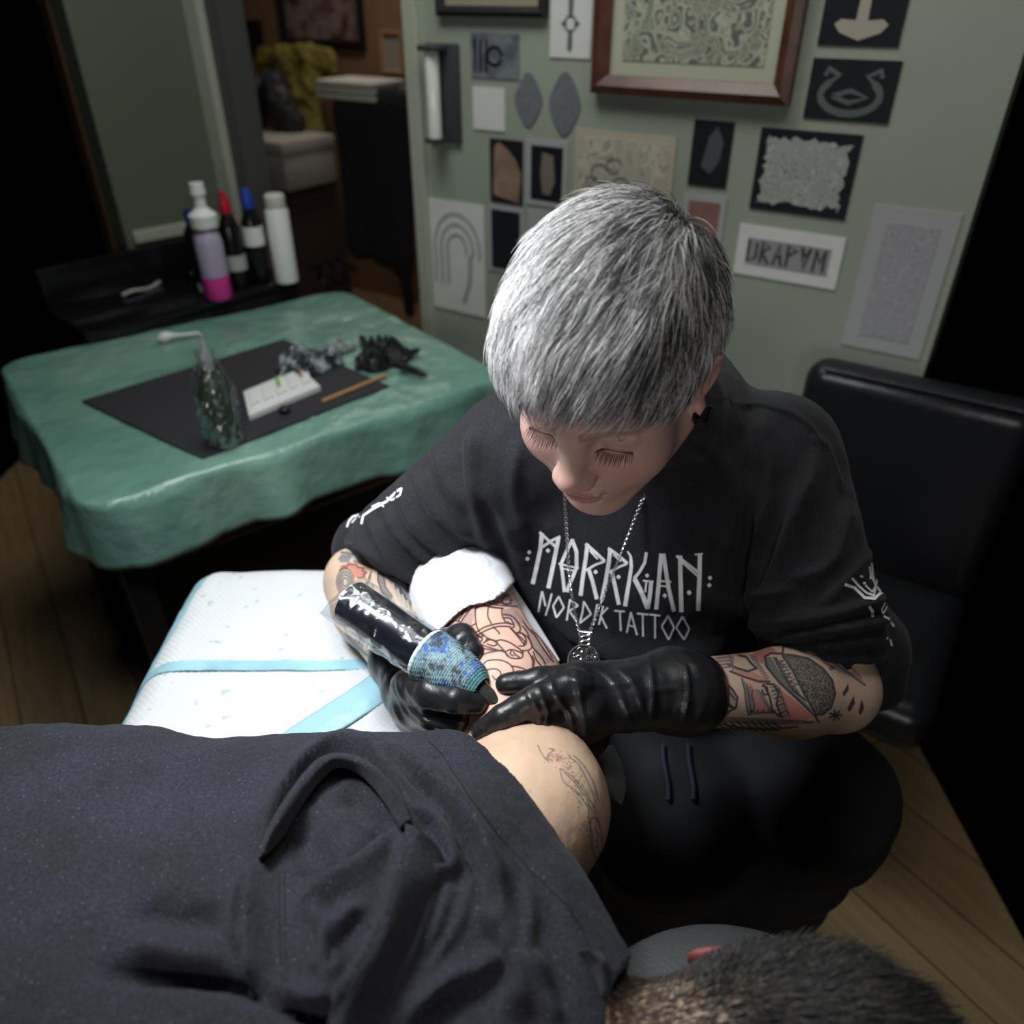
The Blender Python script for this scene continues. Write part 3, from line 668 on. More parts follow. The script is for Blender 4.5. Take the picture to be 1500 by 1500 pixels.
soft('garment_bag', 'black garment bag hanging just beyond the doorway', 'bag', [(W(515, 165, .8), W(580, 165, .8), .07, .07), (W(515, 170, .8), W(525, 360, .8), .08, .06), (W(580, 170, .8), W(585, 370, .8), .08, .07), (W(550, 170, .8), W(560, 365, .8), .08, .07), (W(590, 370, .8), W(600, 455, .8), .03, .03)], .05, M['black_cloth'], .003, 6, flat=fl)
e = empty('folded_towels', W(530, 140, .8), 'stack of folded white towels above the black garment bag', 'towels')
for k in range(3):
    q = wquad((487, 112), (574, 118), (574, 146), (487, 142), .85); hh = (q[3]-q[2])/3; mb = MB(); wbox(mb, q[0]+.004*k, q[1]-.006*k, q[2]+hh*k, q[2]+hh*(k+1)-.002, .95, .2, .012); mb.build('towel', mat('towel_white', (.50, .48, .42), .8), e)
# coiled hose / clutter low behind the door
mb = MB(); c0 = W(505, 395, .8); mb.tube([c0+WU*.06*math.cos(t)+WV*.05*math.sin(t)+WN*.01*t for t in np.linspace(0, 15, 60)], .009); tag(mb.build('cable_coil', M['black']), 'dark coiled cable low beyond the doorway', 'cable')

# --- black cabinet against the left wall
ZC = .80; f0 = Pz(187, 470, ZC); f1 = Pz(433, 406, ZC)
cd = (f1-f0)/np.linalg.norm(f1-f0); cn = np.array([cd[1], -cd[0], 0]); CAX = np.array([cd, -cn, WV])
L = np.linalg.norm(f1-f0)+.10; mid = f1-cd*L/2; dep = .24
e = empty('side_cabinet', (mid[0], mid[1], 0), 'low black cabinet along the dark green left wall, behind the green-draped table', 'cabinet')
mb = MB(); c = mid-cn*dep/2; mb.box((c[0], c[1], ZC/2-.012), (L, dep, ZC-.03), CAX, .006); mb.build('body', M['black'], e)
mb = MB(); mb.box((c[0], c[1], ZC-.0135), (L+.01, dep+.01, .027), CAX, .005); mb.build('worktop', M['black_gloss'], e)
mb = MB(); c2 = mid-cn*(dep-.01); mb.box((c2[0], c2[1], ZC+.05), (L, .018, .10), CAX, .004); mb.build('upstand', M['black_gloss'], e)
for k in range(3):
    c3 = mid+cd*((k-1)*L/3)+cn*.004; mb = MB(); mb.box((c3[0], c3[1], .62), (L/3-.012, .018, .24), CAX, .004); d_ = mb.build('drawer', M['black'], e)
    mb = MB(); c4 = c3+cn*.022; mb.box((c4[0], c4[1], .66), (.10, .012, .012), CAX, .004); mb.build('handle', M['chrome'], d_)
def z_at(xy, y):
    lo, hi = 0.2, 2.0
    for _ in range(40):
        m_ = (lo+hi)/2; lo, hi = (m_, hi) if proj((xy[0], xy[1], m_))[1] > y else (lo, m_)
    return lo
M['clear'] = mat('clear_plastic', (.9, .9, .92), .08, trans=.9, ior=1.3)
M['pink'] = mat('pink_liquid', (.75, .04, .35), .2)
def bottle(label, x, ybase, ytop, r, parts):
    r *= 1.18
    b0 = Pz(x, ybase, ZC); h = z_at(b0, ytop)-ZC; e = empty('bottle', b0, label, 'bottle', 'bottles on the side cabinet')
    for nm, m_, prof in parts:
        mb = MB(); mb.lathe(b0, [(r*a, h*b_) for a, b_ in prof], n=24); mb.build(nm, m_, e)
M['cap_red'] = mat('red_cap', (.45, .01, .03), .3); M['cap_blue'] = mat('blue_cap', (.02, .06, .38), .3); M['haze'] = mat('lilac_plastic', (.42, .36, .50), .25)
bottle('pump bottle with pink liquid and white pump, leftmost of the large bottles', 322, 436, 268, .029, [('bottle_body', M['haze'], [(.7, .2), (.98, .21), (1, .5), (.85, .58), (.55, .62)]), ('liquid', M['pink'], [(.9, 0), (1, .02), (1, .199), (.7, .205)]), ('pump_head', M['white_plastic'], [(.5, .62), (.95, .64), (1.0, .74), (.6, .78), (.42, .8), (.42, .9), (.55, .91), (.5, 1)])])
bottle('black bottle with a red cap between the pink and blue-capped bottles', 352, 420, 280, .024, [('bottle_body', M['black_gloss'], [(.9, 0), (1, .02), (1, .62), (.6, .74), (.45, .78)]), ('label_band', M['grey_paper'], [(1.01, .2), (1.02, .2), (1.02, .36), (1.01, .36)]), ('cap', M['cap_red'], [(.5, .78), (.55, .8), (.45, .9), (.2, 1)])])
bottle('black bottle with a bright blue cap beside the white can', 383, 413, 276, .023, [('bottle_body', M['black_gloss'], [(.9, 0), (1, .02), (1, .66), (.6, .76), (.5, .8)]), ('label_band', M['white_plastic'], [(1.01, .42), (1.03, .42), (1.03, .62), (1.01, .62)]), ('cap', M['cap_blue'], [(.55, .8), (.6, .82), (.55, .93), (.3, 1)])])
bottle('tall white spray can, rightmost of the bottles', 421, 412, 284, .026, [('can_body', M['white_plastic'], [(.9, 0), (1, .01), (1, .82), (.85, .85)]), ('cap', mat('cream_cap', (.6, .6, .55), .4), [(.86, .85), (.88, .86), (.86, .98), (.7, 1)])])
bottle('dark bottle with a dark blue cap, half hidden behind the pump bottle', 300, 415, 305, .022, [('bottle_body', M['black_gloss'], [(.9, 0), (1, .02), (1, .7), (.5, .8)]), ('cap', mat('navy_cap', (.01, .03, .15), .4), [(.6, .8), (.6, .98), (.3, 1)])])
mb = MB(); pts = [Pz(180, 436, ZC), Pz(215, 425, ZC), Pz(250, 407, ZC), Pz(275, 400, ZC), Pz(290, 415, ZC), Pz(296, 430, ZC)]
cp = catmull(pts, 50); cp[:, 2] += .006+.004*np.sin(np.arange(50)*.4); mb.tube(cp, .0045); tag(mb.build('power_cable', mat('grey_cable', (.4, .42, .38), .5)), 'pale cable lying across the top of the black cabinet', 'cable')
mb = MB(); c = Pz(225, 405, ZC); mb.box((c[0], c[1], ZC+.02), (.12, .09, .036), CAX, .006); tag(mb.build('router_box', M['black']), 'flat black device on the cabinet at the far left', 'box')

# ================================================================== DRAPED WORK TABLE
ZT = .76; TA = math.radians(37.8); tu = np.array([math.cos(TA), math.sin(TA), 0]); tv = np.array([-math.sin(TA), math.cos(TA), 0]); TAX = np.array([tu, tv, WV])
B0 = np.array([-.012, 1.60, 0]); TL, TD = .87, .76            # near right corner, length to the left, depth
e = empty('work_table', B0-tu*TL/2+tv*TD/2, 'black work table under the green sheet', 'table')
mb = MB(); c = B0-tu*TL/2+tv*TD/2; mb.box((c[0], c[1], ZT-.02), (TL-.05, TD-.05, .028), TAX, .012); mb.build('table_top', M['black'], e)
mb = MB(); mb.box((c[0], c[1], .60), (TL-.10, TD-.10, .05), TAX, .004); mb.build('lower_frame', M['black_gloss'], e)
mb = MB(); mb.box((c[0], c[1], .30), (TL-.14, TD-.2, .5), TAX, .01); mb.build('drawer_unit', M['black'], e)
for a, b_ in ((0, 0), (1, 0), (0, 1), (1, 1)):
    p_ = B0-tu*(.05+a*(TL-.1))+tv*(.05+b_*(TD-.1)); mb = MB(); mb.box((p_[0], p_[1], .363), (.045, .045, .726), TAX, .004); mb.build('leg', M['black'], e)
def rrect(s, r, L_, D_, n=14):
    pts = []
    for cx_, cy_, a0 in ((-r, r, -90), (-r, D_-r, 0), (-L_+r, D_-r, 90), (-L_+r, r, 180)):
        for k in range(n+1):
            t = math.radians(a0+90*k/n); pts.append((cx_+r*math.cos(t), cy_+r*math.sin(t)))
    pts = np.array(pts); out = []
    m_ = len(pts)
    for i in range(m_):
        a, b_ = pts[i], pts[(i+1) % m_]; d_ = np.linalg.norm(b_-a); k = max(1, int(d_/.012))
        for j in range(k): out.append(a+(b_-a)*j/k)
    return np.array(out)
per = rrect(0, .05, TL, TD); cen = per.mean(0); n = len(per); dirs = per-cen; nr = np.roll(per, -1, 0)-np.roll(per, 1, 0); nr = np.stack([nr[:, 1], -nr[:, 0]], 1); nr /= np.linalg.norm(nr, axis=1)[:, None]
rings = []
for s_ in list(np.linspace(.02, .985, 44))+[.995]: rings.append(np.c_[cen+dirs*s_, np.full(n, ZT)])
arc = np.cumsum(np.linalg.norm(np.roll(per, -1, 0)-per, axis=1))
rings.append(np.c_[per+nr*.003, np.full(n, ZT-.002)])
for k in range(1, 13):
    t = k/12; drop = (.118+.006*np.sin(arc*3.1)+.003*np.sin(arc*11))*t
    wav = (.004+.010*t)*np.sin(arc*21+2*np.sin(arc*5))+.007*t*np.sin(arc*47+1)
    rings.append(np.c_[per+nr*(.007+np.maximum(wav, -.008)+.012*t)[:, None], ZT-.003-drop])
R_ = np.array(rings); m_ = len(R_); V = R_.reshape(-1, 3); w2 = np.array([B0+tu*p_[0]+tv*p_[1]+WV*p_[2] for p_ in V])
top = V[:, 2] > ZT-.001
crease = .0035*np.exp(-((w2@tu+.25*fbm(w2, 3, 2)*.1-.55)/.006)**2)+.003*np.exp(-((w2@tv-1.02-.02*fbm(w2, 4, 3))/.005)**2)
w2[:, 2] += np.where(top, .0016*(fbm(w2, 16, 8)+.6)+np.abs(fbm(w2*np.array([1, 1, 0]), 7, 12))*.004+crease, .0)
Q = []
for i in range(m_-1):
    for k in range(n): Q.append((i*n+k, i*n+(k+1) % n, (i+1)*n+(k+1) % n, (i+1)*n+k))
Q = np.array(Q); Q = np.vstack([Q[:, ::-1]]); N = normals(w2, Q)
if N[:n].mean(0)[2] < 0: Q = Q[:, ::-1]
V2, Q2 = solidify(w2+WV*.0025, Q, .0012)
green = mat('green_film', (.14, .30, .25), .27, spec=.7, mix=(5, (.23, .41, .335), .35, .7), bump=(26, .5, .012), coat=.3)
tag(mesh_obj('table_drape', V2, Q2, green), 'shiny green disposable sheet draped over the work table', 'sheet')
ZS = ZT+.008
# black mat
q = [Pz(297, 673, ZS), Pz(570, 566, ZS), Pz(415, 498, ZS), Pz(120, 588, ZS)]
mb = MB(); mb.prism([np.array(p_) for p_ in q], (0, 0, .0022)); tag(mb.build('work_mat', mat('charcoal_mat', (.022, .022, .028), .75, bump=(200, .2, .001)), smooth=False), 'charcoal mat lying on the green sheet', 'mat')
ZM = ZS+.0025
# bagged spray bottle
b0 = Pz(330, 648, ZM); h = z_at(b0, 487)-ZM; e = empty('spray_bottle', b0, 'squeeze bottle wrapped in a thin clear bag, standing on the charcoal mat', 'bottle')
mb = MB(); mb.lathe(b0, [(.026, 0), (.028, .004), (.028, h*.5), (.02, h*.62), (.010, h*.68), (.009, h*.78)], n=28); mb.build('bottle_body', mat('green_soap', (.05, .07, .045), .3), e)
mb = MB(); mb.lathe(b0, [(.011, h*.7), (.012, h*.72), (.010, h*.8), (.004, h*.88), (.003, h*.99)], n=20); mb.build('nozzle', mat('nozzle_grey', (.35, .36, .38), .3), e)
prof = [(.030, .001), (.034, .01), (.035, h*.3), (.033, h*.52), (.024, h*.68), (.0155, h*.76), (.0135, h*.86)]
mb = MB(); n_ = 64
for r_, hh in prof: pass
ph = np.linspace(0, h*.86, 40); pr_ = np.interp(ph, [p_[1] for p_ in prof], [p_[0] for p_ in prof]); th = np.linspace(0, 2*math.pi, n_, endpoint=False)
V = np.array([b0+np.array([(r_+.002*math.sin(5*t+hh*60)+.0016*math.sin(11*t-hh*90))*math.cos(t), (r_+.002*math.sin(5*t+hh*60)+.0016*math.sin(11*t-hh*90))*math.sin(t), hh]) for r_, hh in zip(pr_, ph) for t in th])
i, j = np.meshgrid(np.arange(39), np.arange(n_), indexing='ij'); Q = np.stack([i*n_+j, i*n_+(j+1) % n_, (i+1)*n_+(j+1) % n_, (i+1)*n_+j], -1).reshape(-1, 4)
M['film'] = film_mat('clear_film', .10, .55, 70, .9)
mesh_obj('plastic_bag', V, Q, M['film'], e)
# white ink cap tray
q = [np.array(Pz(*c_, ZM)) for c_ in ((366, 616), (470, 572), (440, 545), (358, 580))]
e = empty('cap_tray', sum(q)/4, 'white plastic tray of ink caps on the charcoal mat', 'tray')
mb = MB(); mb.prism(q, (0, 0, .010)); mb.build('tray_body', M['white_plastic'], e, smooth=False)
ctr = sum(q)/4; ea = (q[1]-q[0]); eb = (q[3]-q[0])
for r_ in range(5):
    mb = MB(); a = q[0]+ea*(.06+.18*r_)+eb*.28; mb.prism([a, a+ea*.13, a+ea*.13+eb*.62, a+eb*.62], (0, 0, .016)); mb.build('divider', M['white_plastic'], e, smooth=False)
for k, (s_, t_, m_) in enumerate(((.47, .72, mat('lime', (.16, .45, .05), .4)), (.80, .78, mat('amber', (.35, .15, .02), .4)))):
    mb = MB(); a = q[0]+ea*s_+eb*t_+WV*.016; mb.tube([a-eb*.22, a+eb*.22], .0035); mb.build('marker_tip', m_, e)
mb = MB(); c = Pz(417, 604, ZM); mb.lathe(c, [(.010, 0), (.0115, .002), (.0115, .009), (.008, .012)]); tag(mb.build('ink_cap', M['black']), 'small round black cap in front of the white tray', 'cap')
mb = MB(); a = Pz(472, 588, ZM+.003); b_ = Pz(566, 549, ZM+.003); mb.tube(np.linspace(a, b_, 6), .0042, 8); tag(mb.build('wooden_stick', mat('wood_stick', (.42, .23, .10), .6)), 'flat wooden stick beside the white tray', 'stick')
def crumple(name, label, cat, cx, cy, rx, ry, h, m, seed, bumps=.35, group=None, ang=0):
    rr = np.random.RandomState(seed); n1, n2 = 60, 60; c = np.array(Pz(cx, cy, ZM)); U1 = tu*math.cos(ang)+tv*math.sin(ang); U2 = -tu*math.sin(ang)+tv*math.cos(ang)
    V = []
    for i_ in range(n1):
        for j_ in range(n2):
            a = (i_/(n1-1)*2-1); b2 = (j_/(n2-1)*2-1); r_ = math.hypot(a, b2)/max(abs(a), abs(b2), 1e-6); a2, b3 = a/max(r_, 1), b2/max(r_, 1)
            V.append([a2, b3])
    V = np.array(V); p3 = np.c_[V, np.zeros(len(V))]; nz = fbm(p3, 3.2, seed, 3); rid = 1-np.abs(fbm(p3, 5, seed+5, 2))*1.4
    edge = np.clip(1-(V**2).sum(1), 0, 1)**.5; sc = 1+.28*fbm(p3, 2.2, seed+9)[:, None]
    pos = c+(V[:, :1]*sc*rx)*U1+(V[:, 1:]*sc*ry)*U2+np.outer(h*edge*(.45+.35*nz+.4*rid).clip(.08, 1.4), WV)
    i_, j_ = np.meshgrid(np.arange(n1-1), np.arange(n2-1), indexing='ij'); b4 = (i_*n2+j_).ravel(); Q = np.stack([b4, b4+n2, b4+n2+1, b4+1], 1)
    V3, Q3 = solidify(pos, Q, .002); return tag(mesh_obj(name, V3, Q3, m), label, cat, group)
crumple('crumpled_wrap', 'crumpled clear and grey plastic wrap on the green sheet behind the tray', 'wrap', 452, 538, .075, .055, .05, mat('silvery_film', (.30, .36, .38), .22, mix=(28, (.02, .03, .035), .42, .55), coat=.6), 3)
crumple('crumpled_wrap', 'small pale crumpled tissue behind the grey plastic wrap', 'tissue', 497, 512, .035, .03, .03, mat('tissue', (.38, .45, .40), .6, mix=(60, (.2, .25, .25), .4, .6)), 8)
g_ = crumple('discarded_glove', 'discarded black glove crumpled at the right of the green sheet', 'glove', 560, 530, .065, .05, .055, mat('black_nitrile_used', (.012, .013, .014), .35), 12)
mb = MB()
for (x0, y0, x1, y1) in ((585, 535, 626, 550), (580, 525, 615, 512), (540, 512, 528, 492)):
    a = Pz(x0, y0, ZM+.012); b_ = Pz(x1, y1, ZM+.006); mb.tube(np.linspace(a, b_, 6), [.011, .010, .009, .009, .008, .003], 8)
mb.build('finger', bpy.data.materials['black_nitrile_used'], g_)
mb = MB(); cpt = catmull([Pz(232, 497, ZM+.004), Pz(250, 492, ZM+.008), Pz(272, 490, ZM+.006), Pz(292, 488, ZM+.006)], 12); mb.tube(cpt, [.006, .012, .013, .012, .008, .005, .004, .004, .004, .004, .004, .003], 10)
tag(mb.build('plastic_spoon', M['white_plastic']), 'white plastic scoop on the green sheet behind the wrapped bottle', 'spoon')

# ================================================================== CHAIR AT THE RIGHT
off = -.20; q = wquad((1158, 545), (1313, 560), (1313, 800), (1150, 800), off); u0 = wuv(W(1160, 620, off))[0]; v1 = (wuv(W(1190, 532, off))[1]); v0 = v1-.42; u1 = u0+.40
e = empty('black_chair', wp((u0+u1)/2, 0, off), 'black leather armchair back standing against the sage wall at the right', 'chair')
lea = mat('black_leather', (.010, .011, .014), .32, bump=(90, .25, .002))
mb = MB(); mb.box(wp((u0+u1)/2, (v0+v1)/2, off+.04), (u1-u0, .085, v1-v0), AX, .04, 5); mb.build('backrest', lea, e)
mb = MB(); mb.tube([wp(u0+.035, v1-.004, off-.0), wp(u1-.035, v1-.004, off)], .006); mb.build('piping', lea, e)
mb = MB(); mb.box(wp((u0+u1)/2, v0-.03, off-.16), (u1-u0, .42, .10), AX, .04, 4); mb.build('seat', lea, e)
mb = MB(); mb.lathe(wp((u0+u1)/2, .04, off-.16), [(.03, 0), (.03, .3), (.025, v0-.12)], n=20); mb.build('column', M['chrome'], e)
mb = MB(); mb.lathe(wp((u0+u1)/2, 0, off-.16), [(.2, 0), (.2, .02), (.05, .045)], n=36); mb.build('base', M['chrome'], e)
# ================================================================== THE SEATED TATTOO ARTIST
rng = np.random.RandomState(11)
ST = np.array([.087, .649, 1.196]); _r = np.array([.478, -.101, -.467]); _t = np.linalg.norm(_r); _k = _r/_t
_K = np.array([[0, -_k[2], _k[1]], [_k[2], 0, -_k[0]], [-_k[1], _k[0], 0]]); SR = np.eye(3)+math.sin(_t)*_K+(1-math.cos(_t))*_K@_K
HF = (ST, SR); HS = 1.03      # head frame: x = her left, y = back of the head, z = up ; size factor
def h(*c): return np.array(c)*HS
person = empty('person', (.17, .93, 0), 'person with short silver hair in a black lettered sweatshirt, seated and bending over the tattoo', 'person')
SHL = P(1143, 662, .945); SHR = P(752, 664, .945); ELL = P(1222, 1008, .895); ELR = P(532, 852, 1.03); WRL = P(1000, 1014, .815); WRR = P(600, 985, .885); NB = P(985, 622, .955)
def hand(s, W0, palm, fingers, thumb, g=0.0, fr=None):
    s.cone(W0, palm[0], .026+g, .030+g, k=.02); s.cone(palm[0], palm[1], .028+g, .024+g, k=.02)
    for f_ in fingers:
        pts, r0, r1 = f_; n_ = len(pts); rs = np.linspace(r0, r1, n_)+g
        s.cone(palm[1], pts[0], .020+g, rs[0]*1.1, k=.012)
        for i_ in range(n_-1): s.cone(pts[i_], pts[i_+1], rs[i_], rs[i_+1], k=.0015 if i_ else .008)
    pts, r0, r1 = thumb; rs = np.linspace(r0, r1, len(pts))+g
    for i_ in range(len(pts)-1): s.cone(pts[i_], pts[i_+1], rs[i_], rs[i_+1], k=.006)
HL = dict(W0=WRL, palm=(P(915, 1022, .785), P(858, 1030, .765)),
          fingers=[([P(842, 1006, .752), P(782, 1026, .735), P(738, 1050, .735), P(706, 1071, .742)], .0150, .0105),
                   ([P(846, 1040, .758), P(790, 1056, .742), P(748, 1068, .750), P(722, 1076, .765)], .0145, .0100),
                   ([P(850, 1064, .765), P(812, 1082, .752), P(808, 1088, .775), P(830, 1085, .79)], .0145, .011),
                   ([P(868, 1082, .775), P(842, 1094, .765), P(840, 1095, .785), P(858, 1088, .80)], .0130, .010)],
          thumb=([P(915, 990, .80), P(850, 992, .775), P(790, 997, .765), P(742, 1002, .765)], .0165, .0100))
HR = dict(W0=WRR, palm=(P(604, 1010, .86), P(612, 1034, .845)),
          fingers=[([P(600, 1006, .815), P(630, 1014, .775), P(668, 1024, .758), P(696, 1030, .762)], .0165, .0120),
                   ([P(598, 1036, .825), P(636, 1050, .785), P(672, 1052, .775), P(700, 1046, .785)], .0155, .0115),
                   ([P(606, 1052, .845), P(642, 1062, .812), P(676, 1058, .81), P(694, 1052, .82)], .0140, .010),
                   ([P(618, 1062, .855), P(650, 1070, .83), P(676, 1066, .83), P(690, 1060, .84)], .0125, .009)],
          thumb=([P(596, 975, .885), P(640, 946, .855), P(676, 934, .822), P(690, 956, .800)], .0160, .0135))

# ---------- body: one continuous surface (head, neck, trunk, arms, hands, legs)
B = SDF()
B.ell(h(0, .014, .036), h(.0735, .094, .080), fr=HF)
B.ell(h(0, -.036, .044), h(.058, .045, .048), k=.02, fr=HF)
B.ell(h(0, -.020, -.030), h(.060, .066, .082), k=.03, fr=HF)
for s_ in (-1, 1):
    B.cone(h(s_*.052, .002, -.058), h(s_*.014, -.060, -.098), .021, .020, k=.03, fr=HF)
    B.ell(h(s_*.038, -.052, -.036), h(.027, .029, .031), k=.028, fr=HF)
    B.cone(h(s_*.010, -.081, .014), h(s_*.044, -.064, .019), .008, .008, k=.014, fr=HF)
B.ell(h(0, -.072, -.102), h(.020, .016, .015), k=.02, fr=HF)
B.ell(h(0, -.072, -.066), h(.028, .022, .024), k=.018, fr=HF)
for s_ in (-1, 1): B.ell(h(s_*.032, -.089, -.004), h(.017, .013, .0115), k=.014, sub=True, fr=HF)
for s_ in (-1, 1):
    B.ell(h(s_*.032, -.0655, -.003), h(.0165, .0140, .0125), k=.005, fr=HF)
    B.cone(h(s_*.018, -.082, .006), h(s_*.046, -.072, .005), .0016, .0014, k=.004, sub=True, fr=HF)
B.cone(h(0, -.080, .010), h(0, -.101, -.029), .0085, .0095, k=.018, fr=HF)
B.ell(h(0, -.1025, -.033), h(.0115, .0110, .0100), k=.009, fr=HF)
for s_ in (-1, 1):
    B.ell(h(s_*.0115, -.096, -.037), h(.0075, .0095, .0070), k=.008, fr=HF)
    B.ell(h(s_*.0062, -.0985, -.0445), h(.0030, .0045, .0032), k=.003, sub=True, fr=HF)
B.ell(h(0, -.0925, -.0600), h(.0205, .0080, .0050), k=.005, fr=HF)
B.ell(h(0, -.0915, -.0705), h(.0175, .0085, .0060), k=.005, fr=HF)
for s_ in (-1, 1): B.cone(h(0, -.1005, -.0650), h(s_*.022, -.0885, -.0662), .0014, .0008, k=.003, sub=True, fr=HF)
B.cone(h(-.012, -.093, -.080), h(.012, -.093, -.080), .003, .003, k=.008, sub=True, fr=HF)
for s_ in (-1, 1):      # ears
    er = rot_xyz(math.radians(-12), math.radians(s_*14), math.radians(s_*-22))
    B.ell(h(s_*.0785, .012, -.012), h(.0065, .0180, .0310), k=.005, rot=er, fr=HF)
    B.ell(h(s_*.0845, .008, -.010), h(.0050, .0105, .0200), k=.004, rot=er, sub=True, fr=HF)
    B.ell(h(s_*.0765, .004, -.040), h(.0050, .0085, .0090), k=.005, fr=HF)
nk = ST+SR@h(0, .040, -.055)
B.cone(nk, NB, .054, .060, k=.03)
PEL = np.array([.165, .955, .60]); CH = P(948, 810, 1.04)
B.cone(SHR, SHL, .052, .052, k=.04); B.ell(CH, (.155, .095, .17), k=.05); B.cone(CH, PEL, .105, .13, k=.06)
B.cone(SHL, ELL, .047, .043, k=.02); B.cone(SHR, ELR, .047, .043, k=.02)
# forearms: thick below the elbow, slim at the wrist
FL = ELL+(WRL-ELL)*.30+np.array([0, 0, -.004]); B.cone(ELL, FL, .0475, .0475, k=.02); B.cone(FL, WRL, .0475, .0335, k=.02)
FR = ELR+(WRR-ELR)*.30; B.cone(ELR, FR, .049, .050, k=.02); B.cone(FR, WRR, .050, .031, k=.02)
hand(B, g=-.0022, **HL); hand(B, g=-.0022, **HR)
HIPL = np.array([.255, .93, .585]); HIPR = np.array([.075, .93, .585]); KNL = np.array([.398, .655, .575]); KNR = np.array([.205, .63, .56])
ANL = np.array([.40, .72, .10]); ANR = np.array([.235, .73, .10])
for a, b_, c_ in ((HIPL, KNL, ANL), (HIPR, KNR, ANR)):
    B.cone(PEL, a, .10, .08, k=.05); B.cone(a, b_, .078, .058, k=.03); B.cone(b_, c_, .055, .035, k=.02); B.cone(c_-np.array([0, -.03, .05]), c_+np.array([0, -.16, -.06]), .032, .028, k=.02)
V, Q = B.mesh((-.34, .40, -.02), (.56, 1.14, 1.36), .0055)
def in_head(c): l = (c-ST)@SR; return (np.abs(l[:, 0]) < .11) & (l[:, 1] < .045) & (l[:, 2] > -.14) & (l[:, 2] < .10)
def in_face(c): l = (c-ST)@SR; return (np.abs(l[:, 0]) < .075) & (l[:, 1] < -.03) & (l[:, 2] > -.125) & (l[:, 2] < .06)
def seg_d(c, a, b_):
    ba = b_-a; t = np.clip((c-a)@ba/(ba@ba), 0, 1); return np.linalg.norm(c-a-t[:, None]*ba, axis=1)
def in_arm(c): return (seg_d(c, ELL+(ELL-WRL)*.2, WRL) < .062) | (seg_d(c, ELR+(ELR-WRR)*.15, WRR) < .062)
V, Q = refine(V, Q, lambda c: in_head(c) | in_arm(c), 1); V = B.snap(V, 2)
V, Q = refine(V, Q, lambda c: in_face(c) | in_arm(c), 1); V = B.snap(V, 2, mx=.002)
V, Q = refine(V, Q, lambda c: (in_face(c) | in_arm(c)) & (((CAM-c)*1.0)[:, 2] > 0), 1); V = B.snap(V, 2, mx=.0015)
T_ = tri(Q); N = normals(V, T_)
skinc = np.array([.60, .385, .325]); C_ = np.tile(skinc, (len(V), 1)); l = (V-ST)@SR/HS
fa_ = np.clip((.064-np.minimum(seg_d(V, ELL+(ELL-WRL)*.2, WRL), seg_d(V, ELR, WRR)))/.004, 0, 1)[:, None]; C_ = C_*(1-fa_)+np.array([.60, .43, .32])*fa_
C_ *= (1+.05*fbm(V, 60, 3))[:, None]
hm = np.linalg.norm(l, axis=1) < .2
def dab(c, r, col, a):
    d_ = np.linalg.norm((l-np.array(c))/np.array(r), axis=1); f_ = (a*np.exp(-d_**2)*hm)[:, None]; C_[:] = C_*(1-f_)+np.array(col)*f_
for s_ in (-1, 1):
    dab((s_*.040, -.07, -.035), (.022, .03, .018), (.58, .28, .24), .55)
    dab((s_*.032, -.082, .002), (.016, .02, .008), (.42, .25, .21), .35)
    dab((s_*.080, .0, -.01), (.012, .03, .04), (.60, .26, .21), .6)
dab((0, -.11, -.034), (.014, .014, .012), (.60, .29, .25), .6)
lip = (np.abs(l[:, 0]) < .0235-(np.abs(l[:, 2]+.065)*1.1)) & (l[:, 2] < -.0575+.0006) & (l[:, 2] > -.0745) & (l[:, 1] < -.07); C_[lip] = C_[lip]*.35+np.array([.42, .15, .14])*.65
ml = (np.abs(l[:, 0]) < .0235) & (np.abs(l[:, 2]+.0655) < .0011) & (l[:, 1] < -.07); C_[ml] = (.16, .06, .055)
for s_ in (-1, 1):      # eyebrows
    xb = np.abs(l[:, 0]); zc = .0165+.09*(xb-.012)-.35*np.clip(xb-.034, 0, 1); m_ = (l[:, 0]*s_ > .010) & (xb < .052) & (np.abs(l[:, 2]-zc) < np.interp(xb, [.01, .03, .052], [.0042, .0036, .0012])) & (l[:, 1] < -.04)
    f_ = (.45+.35*noise(V[m_], 1500, 2))[:, None].clip(0, 1); C_[m_] = C_[m_]*(1-f_)+np.array([.14, .10, .09])*f_
    m_ = (l[:, 0]*s_ > .017) & (xb < .047) & (np.abs(l[:, 2]+.0125-.0022*np.cos((xb-.032)*90)) < .0012) & (l[:, 1] < -.06); C_[m_] = (.07, .045, .04)

def cv(x0, y0, s_, pts): return [(x0+a/s_, y0+b_/s_) for a, b_ in pts]
INK = (.045, .055, .065); GRY = (.15, .17, .175); RED = (.52, .10, .075); PNK = (.50, .17, .15)
# left forearm (towards the right of the photo): traced shapes
c3 = lambda pts: cv(980, 930, 4.6875, pts)
ink_fill(V, N, C_, c3([(560, 160), (600, 90), (700, 80), (740, 110), (660, 150), (650, 200)]), PNK, .8)
ink_fill(V, N, C_, c3([(300, 160), (520, 100), (560, 130), (430, 150), (330, 170)]), PNK, .6)
ink_fill(V, N, C_, c3([(440, 240), (560, 250), (680, 310), (690, 350), (600, 330), (470, 270)]), RED, .45)
ink_fill(V, N, C_, c3([(540, 310), (620, 420), (720, 520), (700, 545), (600, 545), (575, 420)]), PNK, .75)
ink_fill(V, N, C_, c3([(740, 360), (850, 440), (990, 560), (900, 600), (780, 600), (760, 500)]), RED, .55)
ink_fill(V, N, C_, c3([(780, 145), (850, 138), (960, 160), (1060, 230), (1120, 310), (1140, 400), (1110, 500), (1060, 540), (1000, 545), (940, 460), (900, 350), (840, 240)]), INK, 1, nz=.9)
